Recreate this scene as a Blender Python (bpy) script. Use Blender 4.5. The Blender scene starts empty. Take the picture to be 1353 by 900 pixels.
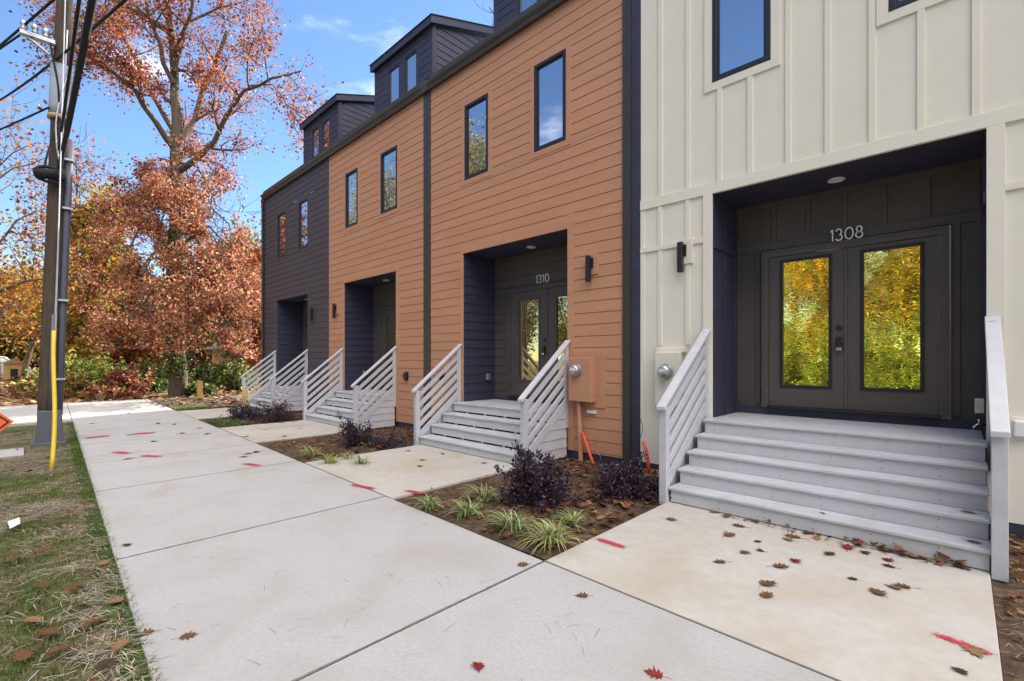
import bpy, math, random
import numpy as np
from mathutils import Vector, Matrix
R = math.radians
sc = bpy.context.scene
col = sc.collection
rnd = random.Random(7)

# ------------------------------------------------------------------ camera
F = 621.6; CX = 676.5; HY = 474.8; TH = R(43.85); ST, CT = math.sin(TH), math.cos(TH); EYE = 1.53
def gnd(px, py, z=0.0):            # ground position seen at a point of the photograph
    d = F*(EYE-z)/(py-HY); r = (px-CX)/F*d
    return r*CT-d*ST, r*ST+d*CT
def at(px, py, d):                 # position at view depth d
    r = (px-CX)/F*d
    return (r*CT-d*ST, r*ST+d*CT, EYE-(py-HY)/F*d)
cam = bpy.data.objects.new('camera', bpy.data.cameras.new('camera')); col.objects.link(cam)
cam.location = (0, 0, EYE); cam.rotation_euler = (R(90), 0, TH)
cam.data.lens = 36*F/1353; cam.data.sensor_width = 36; cam.data.shift_y = (HY-450)/1353
cam.data.clip_start = 0.05; cam.data.clip_end = 2000
sc.camera = cam

# ------------------------------------------------------------------ world / sun
CLOUD_FILL = 20.0  # brightness shared by the wisps and the added fill cloud
SUN_EL = R(34); SUN_DIR = Vector((-0.26, 0.96, 0)).normalized()     # towards the sun, behind the houses
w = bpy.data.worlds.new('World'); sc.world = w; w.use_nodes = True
nt = w.node_tree; nt.nodes.clear()
out = nt.nodes.new('ShaderNodeOutputWorld'); bg = nt.nodes.new('ShaderNodeBackground')
sky = nt.nodes.new('ShaderNodeTexSky'); sky.sky_type = 'NISHITA'; sky.sun_disc = False
sky.sun_elevation = SUN_EL; sky.sun_rotation = math.atan2(SUN_DIR.x, SUN_DIR.y)
sky.air_density = 1.0; sky.dust_density = 0.05; sky.ozone_density = 5.0; sky.altitude = 300
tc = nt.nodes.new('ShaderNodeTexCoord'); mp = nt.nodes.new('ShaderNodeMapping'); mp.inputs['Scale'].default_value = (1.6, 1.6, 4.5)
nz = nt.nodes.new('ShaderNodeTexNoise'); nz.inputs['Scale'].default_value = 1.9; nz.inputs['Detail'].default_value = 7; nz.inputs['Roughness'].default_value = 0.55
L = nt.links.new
# cloud cover: bright unseen cloud added overhead and towards +X to fill the shade, thin wisps elsewhere
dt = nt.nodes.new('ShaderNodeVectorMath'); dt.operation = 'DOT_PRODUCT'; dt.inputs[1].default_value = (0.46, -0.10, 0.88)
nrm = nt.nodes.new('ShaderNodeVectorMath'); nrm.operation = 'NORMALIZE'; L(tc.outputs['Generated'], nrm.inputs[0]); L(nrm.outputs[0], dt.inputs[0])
fill_bank = nt.nodes.new('ShaderNodeMapRange'); fill_bank.interpolation_type = 'SMOOTHSTEP'; fill_bank.inputs['From Min'].default_value = 0.62; fill_bank.inputs['From Max'].default_value = 0.90
fill_bank.inputs['To Min'].default_value = 0.0; fill_bank.inputs['To Max'].default_value = 0.42; L(dt.outputs['Value'], fill_bank.inputs['Value'])
ad = nt.nodes.new('ShaderNodeMath'); ad.operation = 'ADD'; L(nz.outputs['Fac'], ad.inputs[0]); L(fill_bank.outputs[0], ad.inputs[1])
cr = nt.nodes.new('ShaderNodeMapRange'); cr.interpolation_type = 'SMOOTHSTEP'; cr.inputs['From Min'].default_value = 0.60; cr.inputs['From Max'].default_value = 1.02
mx = nt.nodes.new('ShaderNodeMixRGB'); mx.inputs['Color2'].default_value = (CLOUD_FILL*1.05, CLOUD_FILL*0.985, CLOUD_FILL*0.93, 1)
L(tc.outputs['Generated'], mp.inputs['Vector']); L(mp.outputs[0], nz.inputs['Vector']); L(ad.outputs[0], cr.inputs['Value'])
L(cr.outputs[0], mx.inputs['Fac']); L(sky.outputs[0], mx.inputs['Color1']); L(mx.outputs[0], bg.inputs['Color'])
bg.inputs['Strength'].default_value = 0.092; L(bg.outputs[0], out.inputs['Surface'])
sl = bpy.data.lights.new('sun', 'SUN'); sl.energy = 5.0; sl.angle = R(0.6); sl.color = (1, 0.93, 0.82)
so = bpy.data.objects.new('sun', sl); col.objects.link(so)
sv = Vector((SUN_DIR.x*math.cos(SUN_EL), SUN_DIR.y*math.cos(SUN_EL), math.sin(SUN_EL)))
so.rotation_euler = (-sv).to_track_quat('-Z', 'Y').to_euler(); so.location = (0, 30, 40)
sc.view_settings.view_transform = 'Standard'; sc.view_settings.look = 'None'; sc.view_settings.gamma = 1
sc.view_settings.use_curve_mapping = False; sc.view_settings.exposure = 1.48
sc.cycles.max_bounces = 8; sc.cycles.diffuse_bounces = 4; sc.cycles.caustics_reflective = False

# ------------------------------------------------------------------ materials
def mat(name, color, rough=0.7, var=0.08, scale=6.0, bump=0.0, bscale=60.0, metallic=0.0, spec=0.5, stretch=(1, 1, 1), attr=False, c2=None, c2pos=(0.45, 0.7), transl=0.0, big=None):
    m = bpy.data.materials.new(name); m.use_nodes = True; n = m.node_tree.nodes; l = m.node_tree.links.new
    b = n['Principled BSDF']; b.inputs['Roughness'].default_value = rough; b.inputs['Metallic'].default_value = metallic
    b.inputs['Specular IOR Level'].default_value = spec
    t = n.new('ShaderNodeTexCoord'); mpn = n.new('ShaderNodeMapping'); mpn.inputs['Scale'].default_value = stretch
    l(t.outputs['Object'], mpn.inputs['Vector'])
    ns = n.new('ShaderNodeTexNoise'); ns.inputs['Scale'].default_value = scale; ns.inputs['Detail'].default_value = 8; ns.inputs['Roughness'].default_value = 0.6
    l(mpn.outputs[0], ns.inputs['Vector'])
    r = n.new('ShaderNodeValToRGB')
    c = np.array(color)
    if c2 is None:
        r.color_ramp.elements[0].color = (*np.clip(c*(1-var), 0, 1), 1); r.color_ramp.elements[1].color = (*np.clip(c*(1+var), 0, 1), 1)
        r.color_ramp.elements[0].position = 0.3; r.color_ramp.elements[1].position = 0.7
    else:
        r.color_ramp.elements[0].color = (*c, 1); r.color_ramp.elements[1].color = (*c2, 1)
        r.color_ramp.elements[0].position, r.color_ramp.elements[1].position = c2pos
    l(ns.outputs['Fac'], r.inputs['Fac'])
    outc = r.outputs[0]
    if attr:
        a = n.new('ShaderNodeAttribute'); a.attribute_name = 'Col'
        mm = n.new('ShaderNodeMixRGB'); mm.blend_type = 'MULTIPLY'; mm.inputs['Fac'].default_value = 1
        l(outc, mm.inputs['Color1']); l(a.outputs['Color'], mm.inputs['Color2']); outc = mm.outputs[0]
    if big:                        # large stains: colour, scale, amount
        n2 = n.new('ShaderNodeTexNoise'); n2.inputs['Scale'].default_value = big[1]; n2.inputs['Detail'].default_value = 6; n2.inputs['Distortion'].default_value = 0.6
        l(t.outputs['Object'], n2.inputs['Vector'])
        r2 = n.new('ShaderNodeValToRGB'); r2.color_ramp.elements[0].position = 0.45; r2.color_ramp.elements[1].position = 0.75
        r2.color_ramp.elements[1].color = (big[2],)*3+(1,)
        l(n2.outputs['Fac'], r2.inputs['Fac'])
        m2 = n.new('ShaderNodeMixRGB'); m2.inputs['Color2'].default_value = (*big[0], 1)
        l(r2.outputs[0], m2.inputs['Fac']); l(outc, m2.inputs['Color1']); outc = m2.outputs[0]
    l(outc, b.inputs['Base Color'])
    if bump:
        nb = n.new('ShaderNodeTexNoise'); nb.inputs['Scale'].default_value = bscale; nb.inputs['Detail'].default_value = 4
        l(mpn.outputs[0], nb.inputs['Vector'])
        bp = n.new('ShaderNodeBump'); bp.inputs['Strength'].default_value = bump; bp.inputs['Distance'].default_value = 0.01
        l(nb.outputs['Fac'], bp.inputs['Height']); l(bp.outputs[0], b.inputs['Normal'])
    if transl:
        tr = n.new('ShaderNodeBsdfTranslucent'); l(outc, tr.inputs['Color'])
        ms = n.new('ShaderNodeMixShader'); ms.inputs['Fac'].default_value = transl
        l(b.outputs[0], ms.inputs[1]); l(tr.outputs[0], ms.inputs[2]); l(ms.outputs[0], n['Material Output'].inputs['Surface'])
    return m
def glass(name, tint, amount, base, wav=0.0, wscale=3.0, gstretch=(1, 1, 1), rough=0.015):
    m = bpy.data.materials.new(name); m.use_nodes = True; n = m.node_tree.nodes; l = m.node_tree.links.new
    b = n['Principled BSDF']; b.inputs['Base Color'].default_value = (*base, 1); b.inputs['Roughness'].default_value = 0.3
    g = n.new('ShaderNodeBsdfGlossy'); g.inputs['Color'].default_value = (*tint, 1); g.inputs['Roughness'].default_value = rough
    ms = n.new('ShaderNodeMixShader'); lw = n.new('ShaderNodeFresnel'); lw.inputs['IOR'].default_value = 1.5
    mr = n.new('ShaderNodeMapRange'); mr.inputs['From Min'].default_value = 0.04; mr.inputs['From Max'].default_value = 1
    mr.inputs['To Min'].default_value = amount; mr.inputs['To Max'].default_value = 1
    l(lw.outputs[0], mr.inputs['Value']); l(mr.outputs[0], ms.inputs['Fac'])
    l(b.outputs[0], ms.inputs[1]); l(g.outputs[0], ms.inputs[2]); l(ms.outputs[0], n['Material Output'].inputs['Surface'])
    if wav:
        t = n.new('ShaderNodeTexCoord'); mpn = n.new('ShaderNodeMapping'); mpn.inputs['Scale'].default_value = gstretch
        nb = n.new('ShaderNodeTexNoise'); nb.inputs['Scale'].default_value = wscale; nb.inputs['Detail'].default_value = 2; nb.inputs['Distortion'].default_value = 0.8
        bp = n.new('ShaderNodeBump'); bp.inputs['Strength'].default_value = wav; bp.inputs['Distance'].default_value = 0.01
        l(t.outputs['Object'], mpn.inputs['Vector']); l(mpn.outputs[0], nb.inputs['Vector'])
        l(nb.outputs['Fac'], bp.inputs['Height']); l(bp.outputs[0], g.inputs['Normal'])
    return m
M = {}
M['orange'] = mat('terracotta_paint', (0.52, 0.258, 0.150), 0.62, 0.08, 2.2, 0.25, 45, stretch=(0.35, 1, 3), spec=0.3)
M['cream'] = mat('cream_paint', (0.76, 0.71, 0.60), 0.6, 0.03, 1.5, 0.12, 60, spec=0.3)
M['navy'] = mat('charcoal_navy_paint', (0.041, 0.040, 0.068), 0.5, 0.12, 3, 0.2, 45, stretch=(0.35, 1, 3), spec=0.4)
M['char'] = mat('charcoal_lap_paint', (0.068, 0.058, 0.070), 0.55, 0.1, 3, 0.2, 45, stretch=(0.35, 1, 3), spec=0.4)
M['bronze'] = mat('dark_bronze_door_paint', (0.100, 0.081, 0.073), 0.42, 0.08, 2, 0.05, 90, spec=0.45)
M['panel'] = mat('dark_porch_panel_paint', (0.089, 0.073, 0.070), 0.5, 0.12, 2, 0.1, 60, spec=0.4)
M['black'] = mat('black_frame', (0.018, 0.018, 0.024), 0.4, 0.15, 5, spec=0.45)
M['blackm'] = mat('black_metal_lamp', (0.014, 0.014, 0.016), 0.45, 0.1, 8)
M['gutter'] = mat('bronze_gutter', (0.045, 0.040, 0.034), 0.35, 0.12, 3, spec=0.5)
M['stair'] = mat('grey_stair_paint', (0.55, 0.54, 0.545), 0.55, 0.07, 5, 0.15, 70, stretch=(0.3, 1, 1), spec=0.35, big=((0.45, 0.43, 0.44), 2.2, 0.25))
M['tread'] = mat('grey_tread_paint', (0.52, 0.52, 0.55), 0.5, 0.12, 9, 0.25, 60, stretch=(0.15, 3, 1), spec=0.4, big=((0.36, 0.33, 0.31), 2.6, 0.45))
M['rail'] = mat('grey_rail_paint', (0.54, 0.53, 0.55), 0.55, 0.07, 6, 0.2, 70, spec=0.35)
M['void'] = mat('dark_void', (0.01, 0.01, 0.012), 0.9, 0.1)
M['conc'] = mat('concrete', (0.415, 0.405, 0.392), 0.85, 0.10, 40, 0.35, 220, stretch=(1.6, 0.8, 1), spec=0.2, big=((0.345, 0.31, 0.26), 1.5, 0.6))
M['pad'] = mat('stained_concrete', (0.465, 0.44, 0.395), 0.85, 0.07, 10, 0.3, 160, spec=0.2, big=((0.39, 0.315, 0.215), 1.1, 0.7))
M['dirt'] = mat('joint_dirt', (0.19, 0.175, 0.155), 0.95, 0.3, 20, spec=0.1)
M['soil'] = mat('mulch_soil', (0.075, 0.050, 0.034), 0.95, 0.2, 9, 1.0, 35, c2=(0.17, 0.115, 0.075), spec=0.1)
M['ground'] = mat('leaf_strewn_ground', (0.17, 0.12, 0.07), 0.95, 0.2, 2.2, 1.0, 14, c2=(0.33, 0.24, 0.14), spec=0.1, big=((0.11, 0.14, 0.045), 0.25, 0.6))
M['lawn'] = mat('lawn_soil', (0.10, 0.085, 0.045), 0.95, 0.2, 3, 1.0, 40, c2=(0.22, 0.18, 0.11), spec=0.1, big=((0.065, 0.10, 0.025), 1.1, 0.9))
M['asph'] = mat('asphalt', (0.10, 0.095, 0.09), 0.9, 0.2, 30, 0.6, 200, spec=0.2, big=((0.22, 0.19, 0.15), 0.5, 0.6))
M['road'] = mat('road_asphalt', (0.055, 0.055, 0.056), 0.9, 0.2, 30, 0.6, 200, spec=0.2)
M['roof'] = mat('roof_shingle', (0.06, 0.058, 0.058), 0.9, 0.3, 12, 0.5, 40)
M['galv'] = mat('galvanised_metal', (0.50, 0.50, 0.50), 0.4, 0.12, 12, metallic=0.8)
M['galvd'] = mat('screw_head', (0.12, 0.12, 0.13), 0.5, 0.1, 12, metallic=0.5)
M['dial'] = glass('meter_dome', (0.9, 0.9, 0.95), 0.35, (0.30, 0.31, 0.33))
M['white'] = mat('white_plastic', (0.75, 0.75, 0.74), 0.4, 0.04, 5)
M['number'] = mat('brushed_number', (0.92, 0.91, 0.87), 0.4, 0.03, 20)
M['chrome'] = mat('satin_nickel', (0.6, 0.6, 0.6), 0.25, 0.05, 5, metallic=1.0)
M['lens'] = mat('frosted_lens', (0.80, 0.78, 0.72), 0.5, 0.02)
M['win'] = glass('reflective_window', (0.88, 0.92, 1.0), 0.62, (0.02, 0.022, 0.03), 0.02, 1.2)
M['dwin'] = glass('dark_door_glass', (0.95, 0.86, 0.45), 0.55, (0.035, 0.032, 0.018), 0.05, 2.0)
M['gold'] = glass('gold_film_glass', (1.0, 0.89, 0.27), 0.80, (0.26, 0.20, 0.04), 0.085, 4.5, (1.0, 1, 2.6), 0.012)
M['bark'] = mat('tree_bark', (0.15, 0.115, 0.09), 0.95, 0.4, 5, 1.0, 16, stretch=(3, 3, 0.7), spec=0.1)
M['barkg'] = mat('pale_bark', (0.135, 0.105, 0.078), 0.95, 0.35, 4, 1.0, 16, stretch=(3, 3, 0.7), spec=0.1)
M['leaf'] = mat('autumn_leaf', (1, 1, 1), 0.5, 0.15, 30, attr=True, transl=0.5, spec=0.3)
M['gleaf'] = mat('ground_leaf', (1, 1, 1), 0.65, 0.25, 60, attr=True, transl=0.12, spec=0.25)
M['blade'] = mat('grass_blade', (1, 1, 1), 0.6, 0.15, 20, attr=True, transl=0.3, spec=0.2)
M['shrub'] = mat('purple_shrub_leaf', (1, 1, 1), 0.42, 0.2, 30, attr=True, transl=0.12, spec=0.35)
M['pole'] = mat('weathered_pole_wood', (0.085, 0.064, 0.047), 0.9, 0.35, 4, 0.8, 20, stretch=(6, 6, 0.5), spec=0.15)
M['conduit'] = mat('grey_conduit', (0.085, 0.087, 0.11), 0.5, 0.1, 5)
M['cable'] = mat('black_cable', (0.010, 0.010, 0.011), 0.8, 0.1, 5)
M['yellow'] = mat('yellow_plastic', (0.72, 0.50, 0.03), 0.4, 0.06, 5)
M['redpipe'] = mat('red_conduit', (0.75, 0.085, 0.035), 0.45, 0.06, 5)
M['signo'] = mat('orange_sign_sheet', (0.85, 0.13, 0.025), 0.5, 0.05, 4)
M['paint'] = mat('red_marking_paint', (0.47, 0.022, 0.06), 0.7, 0.25, 25)
M['clay'] = mat('clay_pipe', (0.45, 0.27, 0.13), 0.7, 0.15, 8)
M['stake'] = mat('raw_timber', (0.62, 0.40, 0.14), 0.8, 0.15, 6, stretch=(4, 4, 0.6))
M['purple'] = mat('purple_wire', (0.35, 0.15, 0.40), 0.5, 0.05)
M['beige'] = mat('beige_wall', (0.50, 0.36, 0.16), 0.7, 0.08, 3)
M['rshing'] = mat('grey_roof', (0.20, 0.19, 0.185), 0.9, 0.25, 8, 0.4, 30)
M['sleeve'] = mat('pale_grey_sleeve', (0.30, 0.33, 0.38), 0.7, 0.1, 4)
M['red'] = mat('red_panel', (0.45, 0.05, 0.03), 0.5, 0.1)
def softpaint():                    # sprayed paint: dense core with a ragged, see-through edge
    m = M['paint']; n = m.node_tree.nodes; l = m.node_tree.links.new; b = n['Principled BSDF']
    a = n.new('ShaderNodeAttribute'); a.attribute_name = 'Col'
    t = n.new('ShaderNodeTexCoord'); s = n.new('ShaderNodeTexNoise'); s.inputs['Scale'].default_value = 90; s.inputs['Detail'].default_value = 3
    l(t.outputs['Object'], s.inputs['Vector'])
    ad = n.new('ShaderNodeMath'); ad.operation = 'MULTIPLY_ADD'; ad.inputs[1].default_value = 2.2; ad.inputs[2].default_value = -1.1
    l(s.outputs['Fac'], ad.inputs[0])
    sp = n.new('ShaderNodeMath'); sp.operation = 'ADD'; l(a.outputs['Fac'], sp.inputs[0]); l(ad.outputs[0], sp.inputs[1])
    mr = n.new('ShaderNodeMapRange'); mr.inputs['From Min'].default_value = 0.15; mr.inputs['From Max'].default_value = 0.9
    l(sp.outputs[0], mr.inputs['Value']); l(mr.outputs[0], b.inputs['Alpha'])
softpaint()

# ------------------------------------------------------------------ mesh helpers
class MB:
    def __init__(s): s.v = []; s.f = []
    def add(s, vs, fs):
        o = len(s.v); s.v += [tuple(p) for p in vs]; s.f += [tuple(i+o for i in f) for f in fs]; return s
    def box(s, x0, x1, y0, y1, z0, z1):
        return s.add([(x0,y0,z0),(x1,y0,z0),(x1,y1,z0),(x0,y1,z0),(x0,y0,z1),(x1,y0,z1),(x1,y1,z1),(x0,y1,z1)],
                     [(0,3,2,1),(4,5,6,7),(0,1,5,4),(1,2,6,5),(2,3,7,6),(3,0,4,7)])
    def quad(s, a, b, c, d): return s.add([a, b, c, d], [(0,1,2,3)])
    def prism_x(s, poly, x0, x1):   # poly of (y, z), extruded along x
        n = len(poly)
        return s.add([(x0,)+tuple(p) for p in poly]+[(x1,)+tuple(p) for p in poly],
                     [tuple(range(n))[::-1], tuple(range(n, 2*n))]+[(i,(i+1)%n,n+(i+1)%n,n+i) for i in range(n)])
    def prism_z(s, poly, z0, z1):
        n = len(poly)
        return s.add([tuple(p)+(z0,) for p in poly]+[tuple(p)+(z1,) for p in poly],
                     [tuple(range(n))[::-1], tuple(range(n, 2*n))]+[(i,(i+1)%n,n+(i+1)%n,n+i) for i in range(n)])
    def prism_y(s, poly, y0, y1):   # poly of (x, z)
        n = len(poly)
        return s.add([(p[0],y0,p[1]) for p in poly]+[(p[0],y1,p[1]) for p in poly],
                     [tuple(range(n)), tuple(range(n, 2*n))[::-1]]+[(i,n+i,n+(i+1)%n,(i+1)%n) for i in range(n)])
    def tube(s, pts, rad, n=8, cap=True):
        pts = [Vector(p) for p in pts]; k = len(pts)
        if not hasattr(rad, '__len__'): rad = [rad]*k
        vs = []; up = Vector((0.13, 0.21, 0.97))
        for i, p in enumerate(pts):
            t = (pts[min(i+1, k-1)]-pts[max(i-1, 0)]).normalized()
            a = t.cross(up)
            if a.length < 0.15: a = t.cross(Vector((1, 0.1, 0)))
            a.normalize(); b = t.cross(a)
            for j in range(n):
                q = 2*math.pi*j/n; vs.append(tuple(p+(a*math.cos(q)+b*math.sin(q))*rad[i]))
        fs = [(i*n+j, i*n+(j+1)%n, (i+1)*n+(j+1)%n, (i+1)*n+j) for i in range(k-1) for j in range(n)]
        if cap: fs += [tuple(range(n))[::-1], tuple(range((k-1)*n, k*n))]
        return s.add(vs, fs)
    def disc(s, c, axis, prof, n=24):   # lathe: prof = [(offset along axis, radius)]
        c = Vector(c); axis = Vector(axis).normalized()
        a = axis.cross(Vector((0.3, 0.5, 0.81))).normalized(); b = axis.cross(a); k = len(prof); vs = []
        for o, r in prof:
            for j in range(n):
                q = 2*math.pi*j/n; vs.append(tuple(c+axis*o+(a*math.cos(q)+b*math.sin(q))*r))
        fs = [(i*n+j, i*n+(j+1)%n, (i+1)*n+(j+1)%n, (i+1)*n+j) for i in range(k-1) for j in range(n)]
        fs += [tuple(range(n))[::-1], tuple(range((k-1)*n, k*n))]
        return s.add(vs, fs)
    def build(s, name, m, parent=None, bevel=0.0, smooth=False):
        me = bpy.data.meshes.new(name); me.from_pydata(s.v, [], s.f); me.update()
        if smooth: me.shade_smooth()
        me.materials.append(m)
        o = bpy.data.objects.new(name, me); col.objects.link(o)
        if parent is not None: setpar(o, parent)
        if bevel:
            md = o.modifiers.new('bevel', 'BEVEL'); md.width = bevel; md.segments = 2; md.limit_method = 'ANGLE'; md.angle_limit = R(40)
        return o
def world_loc(o):
    if o.parent is None: return Vector(o.location)
    return world_loc(o.parent)+o.matrix_parent_inverse.translation+Vector(o.location)
def setpar(o, parent):
    o.parent = parent; o.matrix_parent_inverse = Matrix.Translation(-world_loc(parent))
def tag(o, label=None, cat=None, group=None, kind=None):
    if label: o['label'] = label
    if cat: o['category'] = cat
    if group: o['group'] = group
    if kind: o['kind'] = kind
    return o
def thing(name, loc, label, cat, group=None):
    o = bpy.data.objects.new(name, None); col.objects.link(o); o.location = loc; o.empty_display_size = 0.2
    return tag(o, label, cat, group)
def struct(o, label=None): o['kind'] = 'structure'; return tag(o, label)
def np_mesh(name, verts, nper, faces_per, colors, m, parent=None, smooth=False):
    """many small copies: verts (N*nper,3); faces_per list of index tuples within one copy; colors (N,3)"""
    N = len(verts)//nper; me = bpy.data.meshes.new(name)
    me.vertices.add(len(verts)); me.vertices.foreach_set('co', np.asarray(verts, np.float32).ravel())
    loops = []; starts = []; tot = 0; base = np.arange(N)[:, None]*nper
    fl = np.concatenate([np.asarray(f) for f in faces_per]); lens = [len(f) for f in faces_per]
    idx = (base+fl[None, :]).ravel()
    st = np.concatenate([[0], np.cumsum(lens)[:-1]]); S = (np.arange(N)[:, None]*sum(lens)+st[None, :]).ravel()
    me.loops.add(len(idx)); me.loops.foreach_set('vertex_index', idx.astype(np.int32))
    me.polygons.add(len(S)); me.polygons.foreach_set('loop_start', S.astype(np.int32))
    me.polygons.foreach_set('loop_total', np.tile(np.array(lens, np.int32), N))
    me.update(calc_edges=True)
    ca = me.color_attributes.new('Col', 'FLOAT_COLOR', 'POINT')
    cc = np.ones((len(verts), 4), np.float32); cc[:, :3] = np.repeat(np.asarray(colors), nper, axis=0) if len(colors) == N else colors
    ca.data.foreach_set('color', cc.ravel())
    if smooth: me.shade_smooth()
    me.materials.append(m)
    o = bpy.data.objects.new(name, me); col.objects.link(o)
    if parent is not None: setpar(o, parent)
    return o
def unit(a): return a/np.maximum(np.linalg.norm(a, axis=1, keepdims=True), 1e-9)
def pal(rg, n, colors, jit=0.25):
    c = np.array(colors, float)[rg.integers(0, len(colors), n)]
    return np.clip(c*(1+jit*rg.normal(size=(n, 1)))*(1+0.12*rg.normal(size=(n, 3))), 0.004, 1)
OAK = [(0, -0.02), (0.05, 0.10), (0.24, 0.08), (0.14, 0.20), (0.36, 0.30), (0.16, 0.36), (0.42, 0.56), (0.17, 0.55), (0.24, 0.78), (0.09, 0.72), (0.0, 1.0)]
OUT = OAK+[(-x, y) for x, y in OAK[-2:0:-1]]
def leaves(name, P, size, colors, m, parent=None, seed=1, droop=0.3, wid=0.42, flat=0.0, dirs=None):
    """folded leaf quads at P (base points)"""
    rg = np.random.default_rng(seed); n = len(P)
    d = rg.normal(size=(n, 3)) if dirs is None else dirs+0.5*rg.normal(size=(n, 3))
    d[:, 2] -= droop; d[:, 2] *= (1-flat); d = unit(d)
    q = rg.normal(size=(n, 3)); q[:, 2] += 0.8+4*flat; nrm = unit(q-(q*d).sum(1, keepdims=True)*d); s = np.cross(d, nrm)
    sz = size*(0.6+0.8*rg.random((n, 1)))
    V = np.empty((n, 6, 3))
    V[:, 0] = P; V[:, 3] = P+d*sz
    V[:, 1] = P+d*sz*0.33+s*sz*wid+nrm*sz*0.13; V[:, 2] = P+d*sz*0.72+s*sz*wid*0.75+nrm*sz*0.08
    V[:, 5] = P+d*sz*0.33-s*sz*wid+nrm*sz*0.13; V[:, 4] = P+d*sz*0.72-s*sz*wid*0.75+nrm*sz*0.08
    return np_mesh(name, V.reshape(-1, 3), 6, [(0, 1, 2, 3), (0, 3, 4, 5)], colors, m, parent)
def oakleaves(name, P, size, colors, m, parent=None, seed=1, tilt=0.35):
    rg = np.random.default_rng(seed); n = len(P); o = np.array(OUT); k = len(o)
    sz = size*(0.55+0.8*rg.random(n)); wx = rg.uniform(0.6, 1.25, n); cu = rg.uniform(-0.5, 0.9, n); cy = rg.uniform(-0.3, 0.7, n)
    x = o[None, :, 0]*wx[:, None]*(1+0.25*rg.normal(size=(n, k))); y = o[None, :, 1]-0.5+0.04*rg.normal(size=(n, k)); z = cu[:, None]*x*x*1.6+cy[:, None]*y*y+0.02
    z -= z.min(1, keepdims=True); ta, tb = tilt*rg.normal(size=(2, n, 1))*0.5; z = z+ta*x+tb*y; z -= z.min(1, keepdims=True)
    a = rg.uniform(0, 6.283, (n, 1)); c, s_ = np.cos(a), np.sin(a)
    V = np.stack([x*c-y*s_, x*s_+y*c, z], 2)*sz[:, None, None]+P[:, None, :]
    h = (k-1)//2+1                                # fold along the midrib: pairs of mirrored outline points
    F_ = [(0, 1, k-1)]+[(i, i+1, k-i-1, k-i) for i in range(1, h-1)]
    return np_mesh(name, V.reshape(-1, 3), k, F_, colors, m, parent)
def blades(name, P, D, length, width, colors, m, parent=None, seed=1, bend=0.5):
    """three-segment arching blades"""
    rg = np.random.default_rng(seed); n = len(P); ln = length*(0.55+0.7*rg.random((n, 1)))
    D = unit(D); h = D.copy(); h[:, 2] = 0; h = unit(h+1e-6); s = np.stack([-h[:, 1], h[:, 0], 0*h[:, 0]], 1)
    V = np.empty((n, 7, 3)); p = P.copy(); d = D.copy()
    for k, wv in enumerate((1, 0.85, 0.55)):
        V[:, 2*k] = p-s*width*wv*0.5; V[:, 2*k+1] = p+s*width*wv*0.5
        p = p+d*ln/3; d = unit(d+h*bend*0.35-np.array([0, 0, bend*0.55]))
    V[:, 6] = p
    return np_mesh(name, V.reshape(-1, 3), 7, [(0, 1, 3, 2), (2, 3, 5, 4), (4, 5, 6)], colors, m, parent)

# ------------------------------------------------------------------ ground, roads, pavement
def YR(x): return 2.745-0.0292*(x+2.3)      # sidewalk edge on the house side
def YL(x): return 0.43-0.033*(x+2.8)        # sidewalk edge on the lawn side
def sheet(name, x0, x1, y0, y1, nx, ny, z, amp, m, seed=0):
    rg = random.Random(seed); vs = []
    for j in range(ny+1):
        for i in range(nx+1):
            e = 0 if (i in (0, nx) or j in (0, ny)) else 1
            vs.append((x0+(x1-x0)*i/nx, y0+(y1-y0)*j/ny, z+e*amp*rg.uniform(-1, 1)))
    fs = [(j*(nx+1)+i, j*(nx+1)+i+1, (j+1)*(nx+1)+i+1, (j+1)*(nx+1)+i) for j in range(ny) for i in range(nx)]
    b = MB(); b.add(vs, fs); return b.build(name, m, smooth=True)
struct(sheet('ground', -420, 380, -400, 400, 40, 40, -0.075, 0.0, M['ground']))
struct(MB().box(-300, 200, -11.5, -4.2, -0.072, -0.068).build('road', M['road']))
b = MB()
for x in range(-300, 200, 12): b.box(x, x+3, -7.9, -7.78, -0.0677, -0.064)
struct(b.build('road_marking', M['yellow']))
struct(MB().box(-300, 200, -4.2, -4.02, -0.072, 0.02).build('kerb', M['conc'], bevel=0.02))
b = MB()                                     # sidewalk slabs, tooled joints between them
joints = [9.9, 7.45, 5.0, 2.56, 0.12, -2.3, -4.67, -7.24, -9.24, -11.36, -13.6, -16.0, -18.2, -20.4, -22.7]
for a, c in zip(joints[1:], joints[:-1]):
    a += 0.009; c -= 0.009
    b.prism_z([(a, YL(a)), (c, YL(c)), (c, YR(c)), (a, YR(a))], -0.12, 0.0)
walk = struct(b.build('sidewalk', M['conc'], bevel=0.009))
def joint(parent, p, q, wd=0.0075):           # dirt-filled control joint between slabs
    p, q = Vector(p), Vector(q); t = (q-p).normalized(); s = Vector((-t.y, t.x)); b = MB(); n = 40; vs = []
    for i in range(n+1):
        c = p.lerp(q, i/n); wv = wd*rnd.uniform(0.75, 1.2)
        vs += [(c.x+s.x*wv, c.y+s.y*wv, 0.0008), (c.x-s.x*wv, c.y-s.y*wv, 0.0008)]
    b.add(vs, [(2*i, 2*i+2, 2*i+3, 2*i+1) for i in range(n)]); return b.build('control_joint', M['dirt'], parent)
for x in joints[1:-1]: joint(walk, (x, YL(x)+0.01), (x, YR(x)-0.006))
struct(MB().prism_z([(-22.5, -4.0), (-17.6, -4.0), (-16.4, -1.2), (-16.1, YL(-16.1)-0.01), (-22.7, YL(-22.7)-0.01)], -0.12, -0.003).build('driveway_apron', M['conc'], bevel=0.006))
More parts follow.
